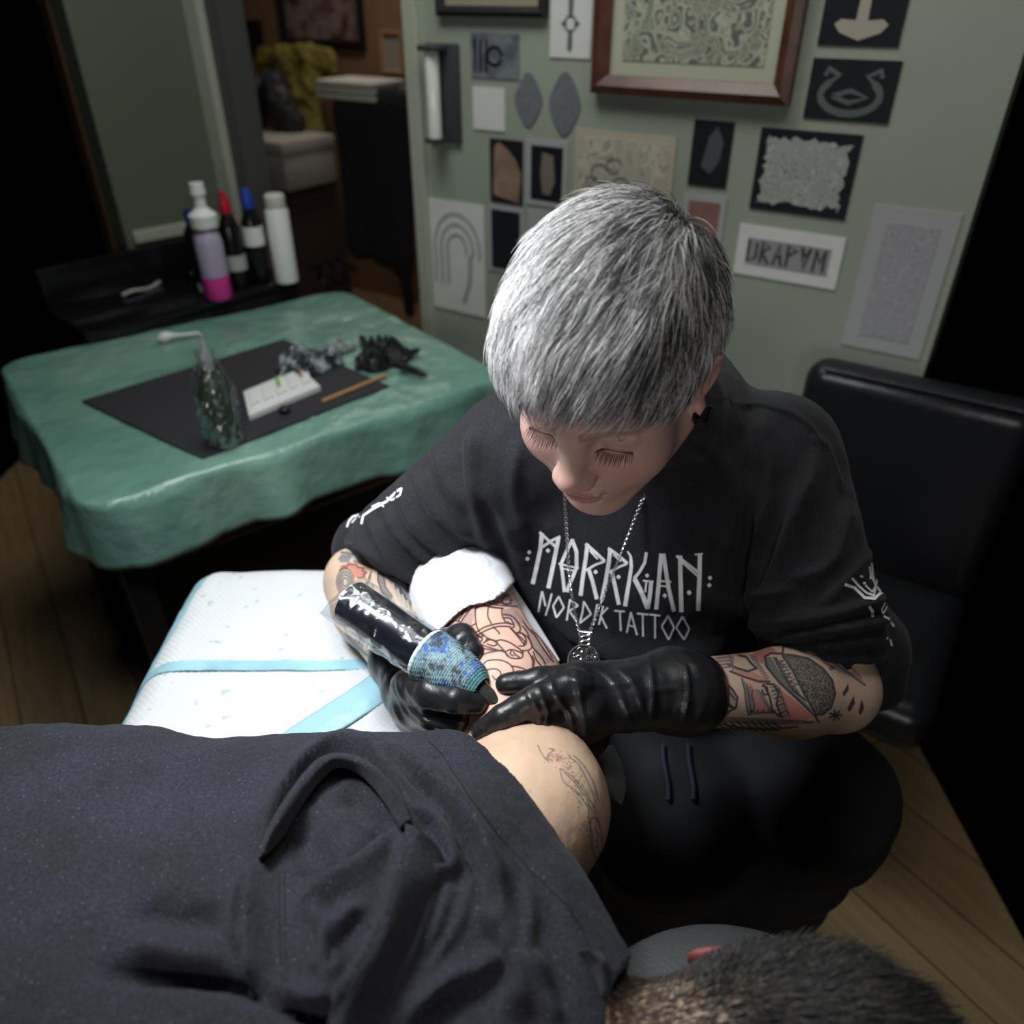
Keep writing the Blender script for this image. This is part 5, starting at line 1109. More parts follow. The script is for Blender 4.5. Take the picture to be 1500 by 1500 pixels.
# ---------- gloves
gl = mat('black_nitrile', (.014, .0145, .016), .33, spec=.55, bump=(750, .30, .0008))
for nm, H_, cuffs, fd in (('glove', HL, [(P(985, 1012, .812), P(1006, 1014, .815), .043, .0445), (P(950, 1014, .800), P(985, 1012, .812), .037, .043)],
        [([(950, 960), (955, 1010), (952, 1068)], 6, 4, 2.6), ([(1002, 968), (1008, 1010), (1000, 1062)], 3, 3, 2.5), ([(895, 972), (925, 1000), (945, 1050)], 5, 3, 1.8), ([(860, 968), (905, 1010), (925, 1070)], 5, 3, 1.5), ([(955, 1012), (985, 1010), (1005, 1014)], 5, 4, 1.5),
         ([(800, 985), (815, 1020), (835, 1050), (838, 1092)], 4, 3, 2.2), ([(785, 1000), (800, 1040), (800, 1075)], 4, 3, 2.0), ([(840, 980), (850, 1030), (860, 1090)], 5, 3, 1.6), ([(770, 1010), (790, 1050), (775, 1075)], 4, 3, 1.4), ([(820, 990), (870, 1005), (930, 1000)], 6, 4, 1.3), ([(700, 1062), (712, 1074), (735, 1076)], 3, 2, 1.2)]),
      ('glove', HR, [(P(600, 985, .885), P(588, 965, .905), .036, .039)],
        [([(580, 985), (590, 1020), (620, 1055), (680, 1075)], 5, 3, 2.2), ([(578, 1010), (600, 1050), (650, 1080)], 5, 3, 2.0), ([(592, 985), (600, 1015), (625, 1045), (690, 1062)], 5, 3, 2.2), ([(575, 1030), (590, 1060), (620, 1078)], 4, 3, 1.8), ([(605, 1030), (650, 1040), (700, 1044)], 4, 3, 2.0), ([(655, 960), (668, 935), (685, 920)], 4, 3, 1.2), ([(670, 965), (682, 945), (690, 925)], 3, 2, 1.3)])):
    g = SDF(); hand(g, g=.0006, **H_)
    for a, b_, ra, rb in cuffs: g.cone(a, b_, ra, rb, k=.010)
    pts = np.array([H_['W0'], *H_['palm']]+[q_ for f_ in H_['fingers'] for q_ in f_[0]]+list(H_['thumb'][0])+[c_ for c in cuffs for c_ in c[:2]])
    V, Q = g.mesh(pts.min(0)-.06, pts.max(0)+.06, .0022); N = normals(V, Q); V = folds(V, N, fd); N = normals(V, Q)
    V = V+N*(.0007*fbm(V, 60, 4)+.00022*np.sin(420*(V@(WRL-ELL))/.25+3*fbm(V, 40, 8)))[:, None]; mesh_obj(nm, V, Q, gl, person)

# ---------- necklace
def on_shirt(x, y, lift): 
    p_, n_ = hit(tree, x, y); return p_+(CAM-p_)/np.linalg.norm(CAM-p_)*lift if p_ is not None else P(x, y, .95)
ch = empty('necklace', P(855, 955, .9), 'silver chain with a round ornate pendant hanging from the neck onto the sweatshirt', 'necklace')
silver = mat('silver', (.62, .62, .62), .28, metal=1); pd_ = P(855, 952, .835)
def link_chain(pts, r=.0016):
    mb = MB(); c = catmull(pts, 400); seg = np.linalg.norm(np.diff(c, axis=0), axis=1); cum = np.concatenate([[0], np.cumsum(seg)]); n_ = int(cum[-1]/.0030)
    for k in range(n_):
        s_ = (k+.5)/n_*cum[-1]; p_ = np.array([np.interp(s_, cum, c[:, i]) for i in range(3)]); i_ = min(len(c)-2, np.searchsorted(cum, s_)); t_ = c[i_+1]-c[max(i_-1, 0)]; t_ /= np.linalg.norm(t_)
        v_ = CAM-p_; v_ -= t_*(v_@t_); v_ /= np.linalg.norm(v_); w_ = np.cross(t_, v_)
        if k % 2: v_, w_ = w_, v_
        ring = [p_+t_*.0024*math.cos(a)+w_*r*math.sin(a) for a in np.linspace(0, 2*math.pi, 9)]; mb.tube(ring, .00048, 5)
    return mb
top_l = P(826, 690, .80); top_r = P(972, 660, .87)
pl = [P(826, 700, .84), P(829, 760, .862), P(833, 830, .872), P(841, 890, .862), P(850, 930, .842)]
pr_ = [P(968, 668, .87), P(940, 735, .880), P(910, 810, .878), P(882, 880, .862), P(862, 930, .842)]
link_chain(pl).build('chain', silver, ch); link_chain(pr_).build('chain', silver, ch)
cz = P(855, 968, .828); nrm = CAM-cz; nrm /= np.linalg.norm(nrm); a1 = np.cross(nrm, [0, 0, 1.]); a1 /= np.linalg.norm(a1); a1 = -a1 if a1[0] < 0 else a1; a2 = np.cross(nrm, a1)
if a2[2] < 0: a2 = -a2
mb = MB(); R0 = .0170; mb.lathe(cz-nrm*.0012, [(R0*.99, 0), (R0, .0004), (R0, .0016), (R0*.97, .002)], axis=nrm, n=40); pdn = mb.build('pendant', mat('dark_silver', (.10, .10, .10), .45, metal=1), ch)
mb = MB(); F3 = lambda x, y, z=.0014: cz+a1*x*R0+a2*y*R0+nrm*z
mb.tube([F3(.96*math.cos(t), .96*math.sin(t)) for t in np.linspace(0, 2*math.pi, 41)], .0011, 6)
for sx in (-1, 1):
    for cx_, cy_, sg in ((.25, .62, 1), (.62, .32, -1), (.28, .15, 1), (.55, -.2, -1), (.2, -.55, 1)):
        mb.tube([F3(sx*(cx_+.19*(1-t/9)*math.cos(sg*t)), cy_+.19*(1-t/9)*math.sin(sg*t)) for t in np.linspace(0, 7, 20)], .00075, 5)
mb.build('scrollwork', silver, pdn)
mb = MB()
for s_ in (-1, 1): mb.tube([F3(s_*.32, y_, .001) for y_ in (.9, 1.2, 1.5, 1.75)], .0012, 6)
for y_ in (1.1, 1.4, 1.7): mb.tube([F3(.26*math.cos(t), y_+.13*math.sin(t), .001) for t in np.linspace(0, 6.28, 12)], .0007, 5)
mb.tube([F3(-.4, 1.78, .001), F3(.4, 1.78, .001)], .0012, 6); mb.build('bail', silver, ch)

# ---------- stool
e = empty('stool', (.165, .97, 0), 'black round stool under the seated person', 'stool')
mb = MB(); mb.lathe((.165, .97, .385), [(.16, 0), (.175, .015), (.175, .05), (.15, .07)], n=40); mb.build('seat', M['black'], e)
mb = MB(); mb.lathe((.165, .97, .04), [(.025, 0), (.025, .345)], n=20); mb.build('column', M['black'], e)
mb = MB(); mb.lathe((.165, .97, .0), [(.22, 0), (.22, .015), (.04, .045)], n=40); mb.build('base', M['black'], e)
# ================================================================== THE BED, THE ARM BOARD AND THE LYING CLIENT
ZB = .765
vinyl = mat('black_vinyl', (.012, .012, .014), .38, bump=(300, .2, .0008))
e = empty('treatment_bed', (-.40, .26, 0), 'black padded treatment bed under the lying person', 'bed')
mb = MB(); mb.box((-.56, .26, ZB-.045), (1.30, .56, .09), None, .035, 5); mb.build('mattress', vinyl, e)
mb = MB(); mb.box((-.56, .26, ZB-.115), (1.2, .48, .045), None, .008); mb.build('frame', M['black'], e)
mb = MB(); mb.box((-.44, .26, .34), (.30, .26, .60), None, .02); mb.build('lift_column', M['black_gloss'], e)
mb = MB(); mb.box((-.44, .26, .025), (.95, .44, .05), None, .02); mb.build('base', M['black'], e)
e = empty('arm_board', (-.25, .70, ZB-.2), 'padded arm board beside the bed, covered by white pads', 'arm board')
mb = MB(); mb.box((-.255, .728, ZB-.032), (.40, .365, .062), None, .03, 5); mb.build('board_pad', vinyl, e)
mb = MB(); mb.tube([(-.255, .72, ZB-.06), (-.255, .70, ZB-.13), (-.255, .52, ZB-.135)], .018, 12); mb.build('bracket', M['chrome'], e)
e = empty('headrest', (.19, .23, ZB-.03), 'grey padded face cradle at the head end of the bed', 'headrest')
hsd = SDF(); n_ = 28
ring = [np.array([.172+.098*math.cos(t), .226+.098*math.sin(t), ZB+.020]) for t in np.linspace(math.radians(205), math.radians(515), n_)]
for a, b_ in zip(ring[:-1], ring[1:]): hsd.cone(a, b_, .046, .046, k=.006, flat=((0, 0, 1), .72))
V, Q = hsd.mesh((0, .02, .68), (.40, .44, .86), .004); mesh_obj('cushion', V, Q, mat('grey_vinyl', (.045, .050, .052), .55, bump=(420, .6, .0012)), e)
mb = MB(); mb.tube([(.07, .26, ZB-.08), (.16, .25, ZB-.06), (.22, .24, ZB-.035)], .014, 12); mb.build('support_arm', M['chrome'], e)

# ---------- underpads
def pad(name, label, poly, z, border, seed, fine=150, droop=None, bw=.016):
    """quilted absorbent pad over a four-cornered area with a blue border; border = (left, far, right, near)"""
    p00, p10, p11, p01 = [np.array(p_[:2]) for p_ in poly]; n1 = fine; n2 = fine
    s_, t_ = np.meshgrid(np.linspace(0, 1, n1), np.linspace(0, 1, n2), indexing='ij'); s_ = s_.ravel(); t_ = t_.ravel()
    xy = np.outer((1-s_)*(1-t_), p00)+np.outer(s_*(1-t_), p10)+np.outer(s_*t_, p11)+np.outer((1-s_)*t_, p01)
    LX = np.linalg.norm(p10-p00); LY = np.linalg.norm(p01-p00)
    V = np.c_[xy, np.full(len(xy), z)]; q3 = np.c_[xy, np.zeros(len(xy))]
    dl, dr, df, dn = s_*LX, (1-s_)*LX, (1-t_)*LY, t_*LY
    inb = np.zeros(len(V))
    for d_, b_ in ((dl, border[0]), (df, border[1]), (dr, border[2]), (dn, border[3])):
        if b_: inb = np.maximum(inb, (d_ < bw*(1+.12*noise(q3, 25, seed))).astype(float))
    a_ = (xy[:, 0]+xy[:, 1])*math.pi/.0085; b2 = (xy[:, 0]-xy[:, 1])*math.pi/.0085
    quilt = .0019*(np.abs(np.sin(a_))*np.abs(np.sin(b2)))**.5; wr = .0016*(fbm(q3, 14, seed)+.4)+.0035*np.abs(fbm(q3, 6, seed+3))
    V[:, 2] += np.where(inb > 0, .0005+.0012*np.abs(fbm(q3, 40, seed+4)), quilt)+wr
    if droop is not None: V = droop(V)
    i, j = np.meshgrid(np.arange(n1-1), np.arange(n2-1), indexing='ij'); b_ = (i*n2+j).ravel(); Q = np.stack([b_, b_+n2, b_+n2+1, b_+1], 1)
    C_ = np.where(inb[:, None] > 0, np.array([[.30, .52, .60]])*(1+.15*fbm(q3, 30, seed))[:, None], np.array([[.60, .62, .64]])); sp = (noise(q3, 75, seed+9) > .86) & (inb == 0); C_[sp] = C_[sp]*np.array([.72, .80, .80])
    if normals(V, Q)[:, 2].mean() < 0: Q = Q[:, ::-1]
    V, Q = solidify(V, Q, .0012); C_ = np.vstack([C_, np.tile([.28, .56, .66], (len(C_), 1))])
    return tag(mesh_obj(name, V, Q, M['pad'], cols=C_), label, 'underpad', 'absorbent underpads')
M['pad'] = mat('pad_fleece', (.8, .8, .8), .75, attr=True, spec=.2)
def edge_drop(V):
    x, y = V[:, 0], V[:, 1]; e_ = np.clip(.885-y, -1, 1); V = V.copy()
    for d_ in (x+.440, 0.900-y): V[:, 2] -= np.where(d_ < .02, (.02-d_)**2*14, 0)
    return V
pad('underpad', 'white quilted underpad with blue edges on the far part of the arm board', [Pz(187, 990, ZB), Pz(585, 985, ZB), (-.03, .915), (-.455, .915)], ZB+.0055, (1, 0, 0, 1), 4, 190, edge_drop)
def nd(V):
    V = V.copy(); d_ = V[:, 0]+.440; V[:, 2] -= np.where(d_ < .02, (.02-d_)**2*14, 0); return V
pad('underpad', 'white underpad lying nearest the dark T-shirt, under the first pad', [(-.475, .50), (-.06, .50), (-.06, .76), (-.475, .76)], ZB+.001, (1, 0, 0, 0), 9, 170, nd)
# folded blue edge running diagonally
V, Q = patch([[np.array(Pz(545-4, 990, ZB+.009)), np.array(Pz(500, 1018, ZB+.009)), np.array(Pz(450, 1050, ZB+.008)), np.array(Pz(405, 1080, ZB+.008))],
              [np.array(Pz(572, 990, ZB+.011)), np.array(Pz(530, 1025, ZB+.011)), np.array(Pz(472, 1064, ZB+.010)), np.array(Pz(425, 1095, ZB+.010))],
              [np.array(Pz(592, 1003, ZB+.009)), np.array(Pz(555, 1032, ZB+.009)), np.array(Pz(500, 1068, ZB+.008)), np.array(Pz(450, 1100, ZB+.008))]], 14, 60)
V[:, 2] += .0008*fbm(V, 60, 3); Q = Q if normals(V, Q)[:, 2].mean() > 0 else Q[:, ::-1]; V, Q = solidify(V, Q, .001)
tag(mesh_obj('pad_fold', V, Q, mat('blue_film', (.32, .54, .62), .3, bump=(70, .3, .002))), 'diagonal folded blue plastic edge on the white pads', 'pad edge')
# pad hanging over the bed corner beside the shoulder
g_ = [[P(838, 1106, .79), P(870, 1092, .80), P(900, 1092, .81)], [P(852, 1128, .79), P(880, 1122, .79), P(912, 1116, .80)], [P(872, 1150, .79), P(894, 1152, .79), P(918, 1148, .80)], [P(893, 1170, .80), P(904, 1175, .80), P(911, 1180, .805)]]
V, Q = patch(g_, 40, 30); N = normals(V, Q); V = V+N*(.0012*fbm(V, 50, 3))[:, None]; Q = Q if ((CAM-V)*N).sum(1).mean() > 0 else Q[:, ::-1]; V, Q = solidify(V, Q, .0012)
tag(mesh_obj('underpad', V, Q, mat('pad_back_film', (.55, .64, .66), .4, mix=(30, (.34, .42, .42), .5, .7))), 'small hanging corner of a grey-blue pad between the shoulder and the dark lap', 'underpad', 'absorbent underpads')

# ---------- the lying person
client = empty('person', (-.2, .25, ZB), 'person lying face down in a dark T-shirt, tattooed arm stretched away, short dark hair', 'person')
A0 = np.array([.028, .462, .838]); A1 = P(683, 868, .965)
K_ = SDF()
def torso(s, g):
    s.ell((-.14, .265, .862), (.20+g, .235+g, .100+g), k=.05); s.ell((-.42, .275, .862), (.36+g, .238+g, .098+g), k=.06); s.ell((-.80, .27, .86), (.24+g, .20+g, .10+g), k=.08)
    s.cone((-.03, .43, .862), (-.10, .30, .90), .062+g, .055+g, k=.05); s.cone((-.01, .10, .86), (-.10, .22, .90), .062+g, .055+g, k=.05)
    s.cone((-.02, .33, .890), (.03, .27, .892), .050+g, .046+g, k=.05)
    s.cone((-.02, .09, .855), (-.16, -.02, .80), .052+g, .045+g, k=.03)
torso(K_, -.020)
K_.ell(A0+np.array([-.012, -.012, .008]), (.066, .070, .060), k=.03); K_.cone((.012, .42, .862), (-.02, .36, .885), .055, .05, k=.04)
K_.cone(A0, A0+(A1-A0)*.45, .056, .061, k=.03); K_.cone(A0+(A1-A0)*.45, A1, .061, .050, k=.03)
FE = np.array([.02, .800, .60]); K_.cone(A1, FE, .046, .030, k=.03)
hand(K_, FE, (FE+np.array([.0, .0, -.04]), FE+np.array([0, 0, -.085])), [([FE+np.array([dx, 0, -.10]), FE+np.array([dx, -.008, -.135]), FE+np.array([dx, -.02, -.158-dz])], .0095, .0075) for dx, dz in ((-.03, 0), (-.01, .01), (.01, .005), (.03, -.01))], ([FE+np.array([-.03, -.01, -.03]), FE+np.array([-.05, -.02, -.06]), FE+np.array([-.052, -.03, -.09])], .011, .009), g=-.004)
K_.cone((-.16, -.02, .80), (-.36, -.01, .79), .040, .03, k=.03)
HC = np.array([.181, .220, .884]); K_.cone((.01, .230, .880), (.12, .216, .880), .056, .056, k=.03)
K_.ell(HC, (.094, .074, .082), k=.02); K_.ell(HC+np.array([.01, 0, -.04]), (.085, .066, .075), k=.03)
K_.ell(HC+np.array([-.024, .0735, -.004]), (.030, .0075, .019), k=.005, rot=rot_xyz(0, math.radians(12), math.radians(-6))); K_.ell(HC+np.array([-.022, -.0735, -.010]), (.030, .0075, .019), k=.005)
K_.ell(HC+np.array([.01, 0, -.115]), (.014, .012, .016), k=.012)
K_.cone((-.92, .19, .855), (-1.35, .17, .84), .08, .055, k=.05); K_.cone((-.92, .35, .855), (-1.35, .37, .84), .08, .055, k=.05)
V, Q = K_.mesh((-1.47, -.10, .40), (.32, .90, 1.02), .0062)
in_ua = lambda c: seg_d(c, A0+(A0-A1)*.12, A1) < .085
skin_zone = lambda c: (c[:, 0] > -.10) & (c[:, 1] > .20) & (c[:, 2] > .83)
V, Q = refine(V, Q, lambda c: in_ua(c) | skin_zone(c), 1); V = K_.snap(V, 2)
vis = lambda c: in_ua(c) & (c[:, 2] > .80)
V, Q = refine(V, Q, lambda c: vis(c) | ((c[:, 0] > -.02) & (c[:, 1] > .33) & (c[:, 2] > .83)), 1); V, Q = refine(V, Q, lambda c: vis(c), 1)
V = K_.snap(V, 2, mx=.0015); T_ = tri(Q); N = normals(V, T_)
V = V+N*(.0007*fbm(V, 35, 6))[:, None]
C_ = np.tile([.62, .44, .31], (len(V), 1))*(1+.07*fbm(V, 25, 3)+.04*fbm(V, 120, 5))[:, None]
arm_m = np.clip((V[:, 1]-.475)/.05, 0, 1)[:, None]*(seg_d(V, A0, A1) < .08)[:, None]; C_ = C_*(1-arm_m)+np.array([.60, .36, .28])*(1+.10*fbm(V, 70, 8))[:, None]*arm_m
K2 = (.05, .028, .034); st = []
cB = lambda pts: cv(620, 820, 6.8182, pts); SB = lambda pts, w=1.5, c=K2, a=.95: st.append((catmull([(x_, y_, 0) for x_, y_ in cB(pts)], 6*len(pts))[:, :2], w, c, a))
ground = (.24, .19, .18)
for p_ in ([(700, 300), (800, 270), (900, 400), (980, 500), (900, 470), (760, 440), (600, 400), (640, 350)], [(800, 500), (900, 470), (1010, 600), (960, 680), (900, 600), (800, 560)], [(380, 470), (520, 420), (510, 560), (480, 660), (420, 640), (380, 600)], [(990, 620), (1080, 700), (1180, 840), (1290, 1000), (1210, 1060), (1100, 900), (1060, 780)], [(200, 640), (290, 590), (270, 640), (190, 720)]):
    ink_fill(V, N, C_, cB(p_), ground, .85, nz=1.1)
for p_ in ([(530, 480), (640, 450), (790, 480), (800, 600), (830, 640), (700, 640), (580, 700), (530, 620)], [(600, 700), (760, 660), (880, 680), (960, 780), (1010, 850), (960, 870), (800, 800), (700, 800)], [(740, 820), (900, 830), (980, 900), (990, 980), (860, 970), (800, 880)], [(600, 980), (760, 920), (1060, 920), (1090, 1100), (880, 1100), (760, 1000), (620, 1040)], [(560, 1100), (640, 1010), (800, 1020), (880, 1120), (760, 1180), (620, 1240)]):
    ink_fill(V, N, C_, cB(p_), (.66, .42, .33), .6)
SB([(545, 400), (520, 520), (530, 650), (560, 720), (600, 760)]); SB([(650, 470), (645, 560), (680, 640)]); SB([(785, 490), (790, 560), (820, 620)]); SB([(530, 475), (600, 455), (660, 465), (760, 480)])
SB([(560, 380), (680, 440), (820, 460), (940, 465)]); SB([(545, 400), (660, 470), (800, 485)]); SB([(600, 370), (660, 400), (760, 430), (880, 440)])
SB([(665, 400), (700, 350), (760, 320)]); SB([(780, 430), (800, 380), (860, 350)]); SB([(790, 410), (810, 450), (860, 440), (880, 400)]); SB([(680, 410), (740, 350), (820, 350)])
SB([(520, 730), (620, 670), (760, 635), (860, 635), (910, 660), (880, 690)]); SB([(530, 760), (640, 700), (760, 665), (870, 670)]); SB([(800, 545), (880, 560), (950, 630), (970, 700), (930, 730), (880, 690)]); SB([(810, 580), (870, 590), (905, 640)]); SB([(840, 620), (870, 640)])
SB([(580, 735), (640, 780), (720, 820), (800, 900), (850, 960)]); SB([(720, 815), (780, 800), (870, 830), (960, 890), (1000, 930)]); SB([(870, 680), (940, 760), (1010, 850)]); SB([(700, 670), (750, 720), (760, 740)])
SB([(960, 720), (1040, 770), (1085, 850), (1060, 900), (980, 910)]); SB([(935, 740), (1000, 800), (1030, 830), (1000, 860), (960, 860)]); SB([(945, 730), (990, 740), (1030, 800), (1010, 830)])
SB([(820, 920), (860, 900), (920, 905), (990, 940), (980, 980), (900, 985), (840, 960), (820, 920)]); SB([(880, 905), (870, 940), (900, 960)]); SB([(920, 950), (900, 920)]); SB([(960, 975), (920, 945)])
SB([(530, 760), (590, 790), (560, 830)]); SB([(600, 830), (660, 800), (720, 810), (740, 840), (700, 860), (640, 840)]); SB([(545, 750), (580, 770), (600, 750)]); SB([(620, 820), (640, 790), (680, 800)]); SB([(560, 840), (640, 870), (740, 900)]); SB([(580, 880), (680, 900), (800, 905)])
SB([(550, 980), (640, 930), (760, 910), (820, 925)]); SB([(590, 1060), (640, 1010), (760, 1000), (860, 1040), (900, 1100), (880, 1140)]); SB([(600, 1240), (580, 1150), (640, 1100), (720, 1090), (770, 1120), (770, 1170), (720, 1190), (690, 1160)]); SB([(590, 1180), (620, 1230), (660, 1250)]); SB([(700, 1170), (710, 1190), (730, 1200)])
SB([(1050, 920), (1090, 1000), (1090, 1110)]); SB([(1100, 920), (1130, 1000), (1180, 1060)]); SB([(1090, 960), (1110, 1020), (1100, 1080), (1140, 1100)]); SB([(880, 1060), (980, 1080), (1060, 1120)]); SB([(900, 1130), (960, 1110), (1050, 1130)])
SB([(280, 620), (340, 610), (400, 640), (440, 660)]); SB([(260, 680), (320, 650), (380, 670)]); SB([(230, 700), (260, 620), (300, 560)]); SB([(350, 610), (420, 500), (480, 440)]); SB([(375, 625), (440, 530), (520, 430)]); SB([(480, 660), (520, 640)]); SB([(190, 720), (240, 660), (260, 640)])
SB([(1000, 620), (1060, 700), (1120, 760), (1180, 860), (1250, 960), (1300, 1020)]); SB([(990, 660), (1040, 730), (1060, 790), (1100, 880), (1180, 970), (1220, 1040)]); SB([(1080, 700), (1180, 800), (1290, 980)], 1.0)
ink(V, N, C_, st)
# shoulder: thinner outlines and dotting
st = []; c7 = lambda pts: cv(600, 1060, 3.4091, pts); S7 = lambda pts, w=1.1, c=(.15, .16, .15), a=.75: st.append((catmull([(x_, y_, 0) for x_, y_ in c7(pts)], 6*len(pts))[:, :2], w, c, a))
S7([(640, 108), (660, 150), (690, 185), (695, 155), (720, 130), (700, 125)], 1.1, (.10, .16, .09)); S7([(750, 228), (770, 290), (830, 340), (880, 400), (900, 440)]); S7([(755, 225), (820, 270), (870, 340), (900, 420)]); S7([(775, 245), (830, 300), (870, 360)])
S7([(800, 170), (840, 200), (890, 290), (920, 360)]); S7([(820, 160), (870, 210), (920, 300), (945, 390)]); S7([(900, 480), (925, 470), (955, 530), (958, 620), (930, 670), (905, 600), (900, 480)]); S7([(925, 520), (940, 560), (935, 620)]); S7([(880, 400), (920, 440), (950, 500)]); S7([(890, 440), (905, 520), (915, 600), (935, 690)]); S7([(860, 300), (900, 380), (940, 450)])
ink(V, N, C_, st); st = []; rr = np.random.RandomState(3)
for _ in range(170):
    t = rr.uniform(); x_ = 760+170*t+rr.normal()*22+10; y_ = 170+480*t**1.3+rr.normal()*26; c_ = (.14, .14, .14) if rr.uniform() > .15 else (.4, .16, .12); st.append((c7([(x_, y_), (x_+1.5, y_+1)]), 1.1, c_, .6))
for _ in range(60): x_, y_ = 730+rr.normal()*28, 165+rr.normal()*16; st.append((c7([(x_, y_), (x_+3, y_+2)]), 1.0, (.34, .12, .14), .55))
for x_, y_ in ((545, 405), (572, 450), (600, 330), (820, 605), (645, 570)): st.append((c7([(x_, y_), (x_+4, y_+8)]), 1.6, (.42, .20, .13), .5))
ink(V, N, C_, st)
hz_ = HC+np.array([-.024, .0735, -.004]); er_ = np.linalg.norm((V-hz_)/np.array([.034, .014, .024]), axis=1) < 1; C_[er_] = (.24, .065, .065)
sl_ = (V-HC)/np.array([.103, .077, .086]); hm2 = (np.linalg.norm(sl_, axis=1) < 1.6) & ((V-HC)[:, 0] > -.12) & ~er_ & (V[:, 2] > HC[2]-.06); f_ = (np.interp((V-HC)[:, 0], [-.12, -.06, -.02, .02], [.05, .55, .85, .97])*hm2)[:, None]; C_ = C_*(1-f_)+np.array([.03, .022, .018])*f_
M['skin2'] = mat('tan_skin', (.5, .35, .25), .5, attr=True, sss=.10, spec=.35, bump=(300, .25, .001))
cb = mesh_obj('body', V, T_, M['skin2'], client, cols=C_); print('client verts', len(V))

# ---------- T-shirt
H_ = SDF(); torso(H_, .0065); H_.cone((-.04, .35, .895), (.045, .265, .888), .060, .052, k=.04); H_.cone((-.03, .16, .89), (.04, .24, .885), .060, .052, k=.04)
a = Pz(638, 1072, .885); b_ = Pz(862, 1340, .93); dv = (b_-a)[:2]; dv = dv/np.linalg.norm(dv); nn_ = np.array([-dv[1], dv[0]]); nn_ = nn_ if nn_[1] > 0 else -nn_
V, Q = H_.mesh((-.62, -.12, .76), (.12, .58, 1.03), .0027)
F_, lo_ = H_.grid((-.62, -.12, .76), (.12, .58, 1.03), .0027)
X = np.stack(np.meshgrid(*[lo_[i]+.0027*np.arange(F_.shape[i]) for i in range(3)], indexing='ij'), -1); xy = X[..., :2]
along = (xy-a[:2])@dv; cut = (xy-a[:2])@nn_-.018*np.clip(along/.28, 0, 1)*np.clip(1.1-along/.28, 0, 1)*3
neck = np.linalg.norm((X-np.array([.112, .215, .90]))*np.array([1, .9, .6]), axis=-1)-.062
F_ = np.maximum(np.maximum(F_, cut), -neck); F_ = np.maximum(F_, -(X[..., 2]-.772)); F_[0] = F_[-1] = .05; F_[:, 0] = F_[:, -1] = .05; F_[:, :, 0] = F_[:, :, -1] = .05
V, Q = surfnet(F_, lo_, .0027); del X, xy
N = normals(V, Q)
N0 = N.copy()
for _ in range(2): N0 = N0/(np.linalg.norm(N0, axis=1)[:, None]+1e-9)
fl_ = [([(384, 1246), (398, 1205), (438, 1142), (484, 1106), (530, 1112), (572, 1150), (600, 1200), (592, 1232)], 20, 6, 15),
       ([(374, 1262), (366, 1330), (364, 1400), (372, 1446), (405, 1468), (470, 1474), (505, 1440)], 26, 5, 13),
       ([(588, 1236), (580, 1270), (562, 1325), (545, 1385), (515, 1440), (474, 1506)], 34, 5, 17),
       ([(440, 1325), (490, 1285), (540, 1250), (575, 1212)], 7, 24, 11), ([(452, 1330), (480, 1380), (490, 1420), (462, 1448)], 16, 6, 8), ([(535, 1325), (500, 1360), (478, 1400), (470, 1440)], 7, 18, 8),
       ([(530, 1106), (590, 1128), (650, 1170), (695, 1225), (722, 1290), (735, 1350)], 22, 8, 13), ([(600, 1150), (640, 1172), (668, 1212), (690, 1262), (708, 1300)], 10, 5, -9), ([(600, 1195), (638, 1212), (660, 1250), (655, 1275), (610, 1278)], 12, 5, 9),
       ([(345, 1400), (338, 1350), (350, 1300), (372, 1270)], 5, 14, 9), ([(405, 1242), (430, 1190), (462, 1150)], 6, 6, 3), ([(700, 1170), (760, 1240), (810, 1300), (846, 1370)], 20, 10, 3),
       ([(700, 1330), (740, 1380), (760, 1440), (740, 1500)], 26, 10, 12), ([(590, 1500), (650, 1450), (700, 1432), (742, 1400)], 24, 7, 11), ([(640, 1280), (620, 1340), (600, 1400), (560, 1480)], 10, 8, 4), ([(690, 1290), (672, 1350), (640, 1400), (610, 1440)], 8, 6, 3), ([(660, 1290), (645, 1340), (625, 1390)], 8, 6, 3),
       ([(187, 1332), (260, 1342), (330, 1350)], 24, 20, -7), ([(140, 1424), (250, 1432), (350, 1446), (430, 1478), (490, 1510)], 16, 10, -13), ([(187, 1140), (280, 1150), (390, 1172)], 24, 16, -3), ([(187, 1385), (280, 1398), (340, 1408)], 22, 14, 5),
       ([(765, 1290), (775, 1335), (772, 1400), (800, 1450)], 12, 7, 5), ([(560, 1180), (540, 1240), (500, 1270)], 14, 10, -5), ([(430, 1200), (460, 1250), (470, 1290)], 30, 30, -10), ([(500, 1150), (540, 1190), (560, 1230)], 18, 18, -10), ([(820, 1500), (800, 1450), (790, 1400)], 14, 8, 6), ([(640, 1075), (560, 1076), (470, 1082)], 12, 10, 2)]
V = folds(V, N, fl_, facing=.05, k=1.3); N = normals(V, Q); V = V+N*(.0016*fbm(V, 18, 5)+.0008*fbm(V, 60, 8))[:, None]
tm = mat('charcoal_jersey', (.014, .0155, .025), .9, sheen=.04, bump=(700, .4, .0009), mix=(18, (.008, .009, .0135), .3, .7), flecks=(170, .085, (.11, .11, .13)), grain=(520, .5, 1.9))
ts = mesh_obj('t_shirt', V, Q, tm, client); t2 = bvh(V, Q); print('tshirt verts', len(V))
L_ = [([(628, 1086), (648, 1106), (684, 1165), (728, 1222), (782, 1280), (826, 1322), (850, 1358), (868, 1400)], 1.3)]
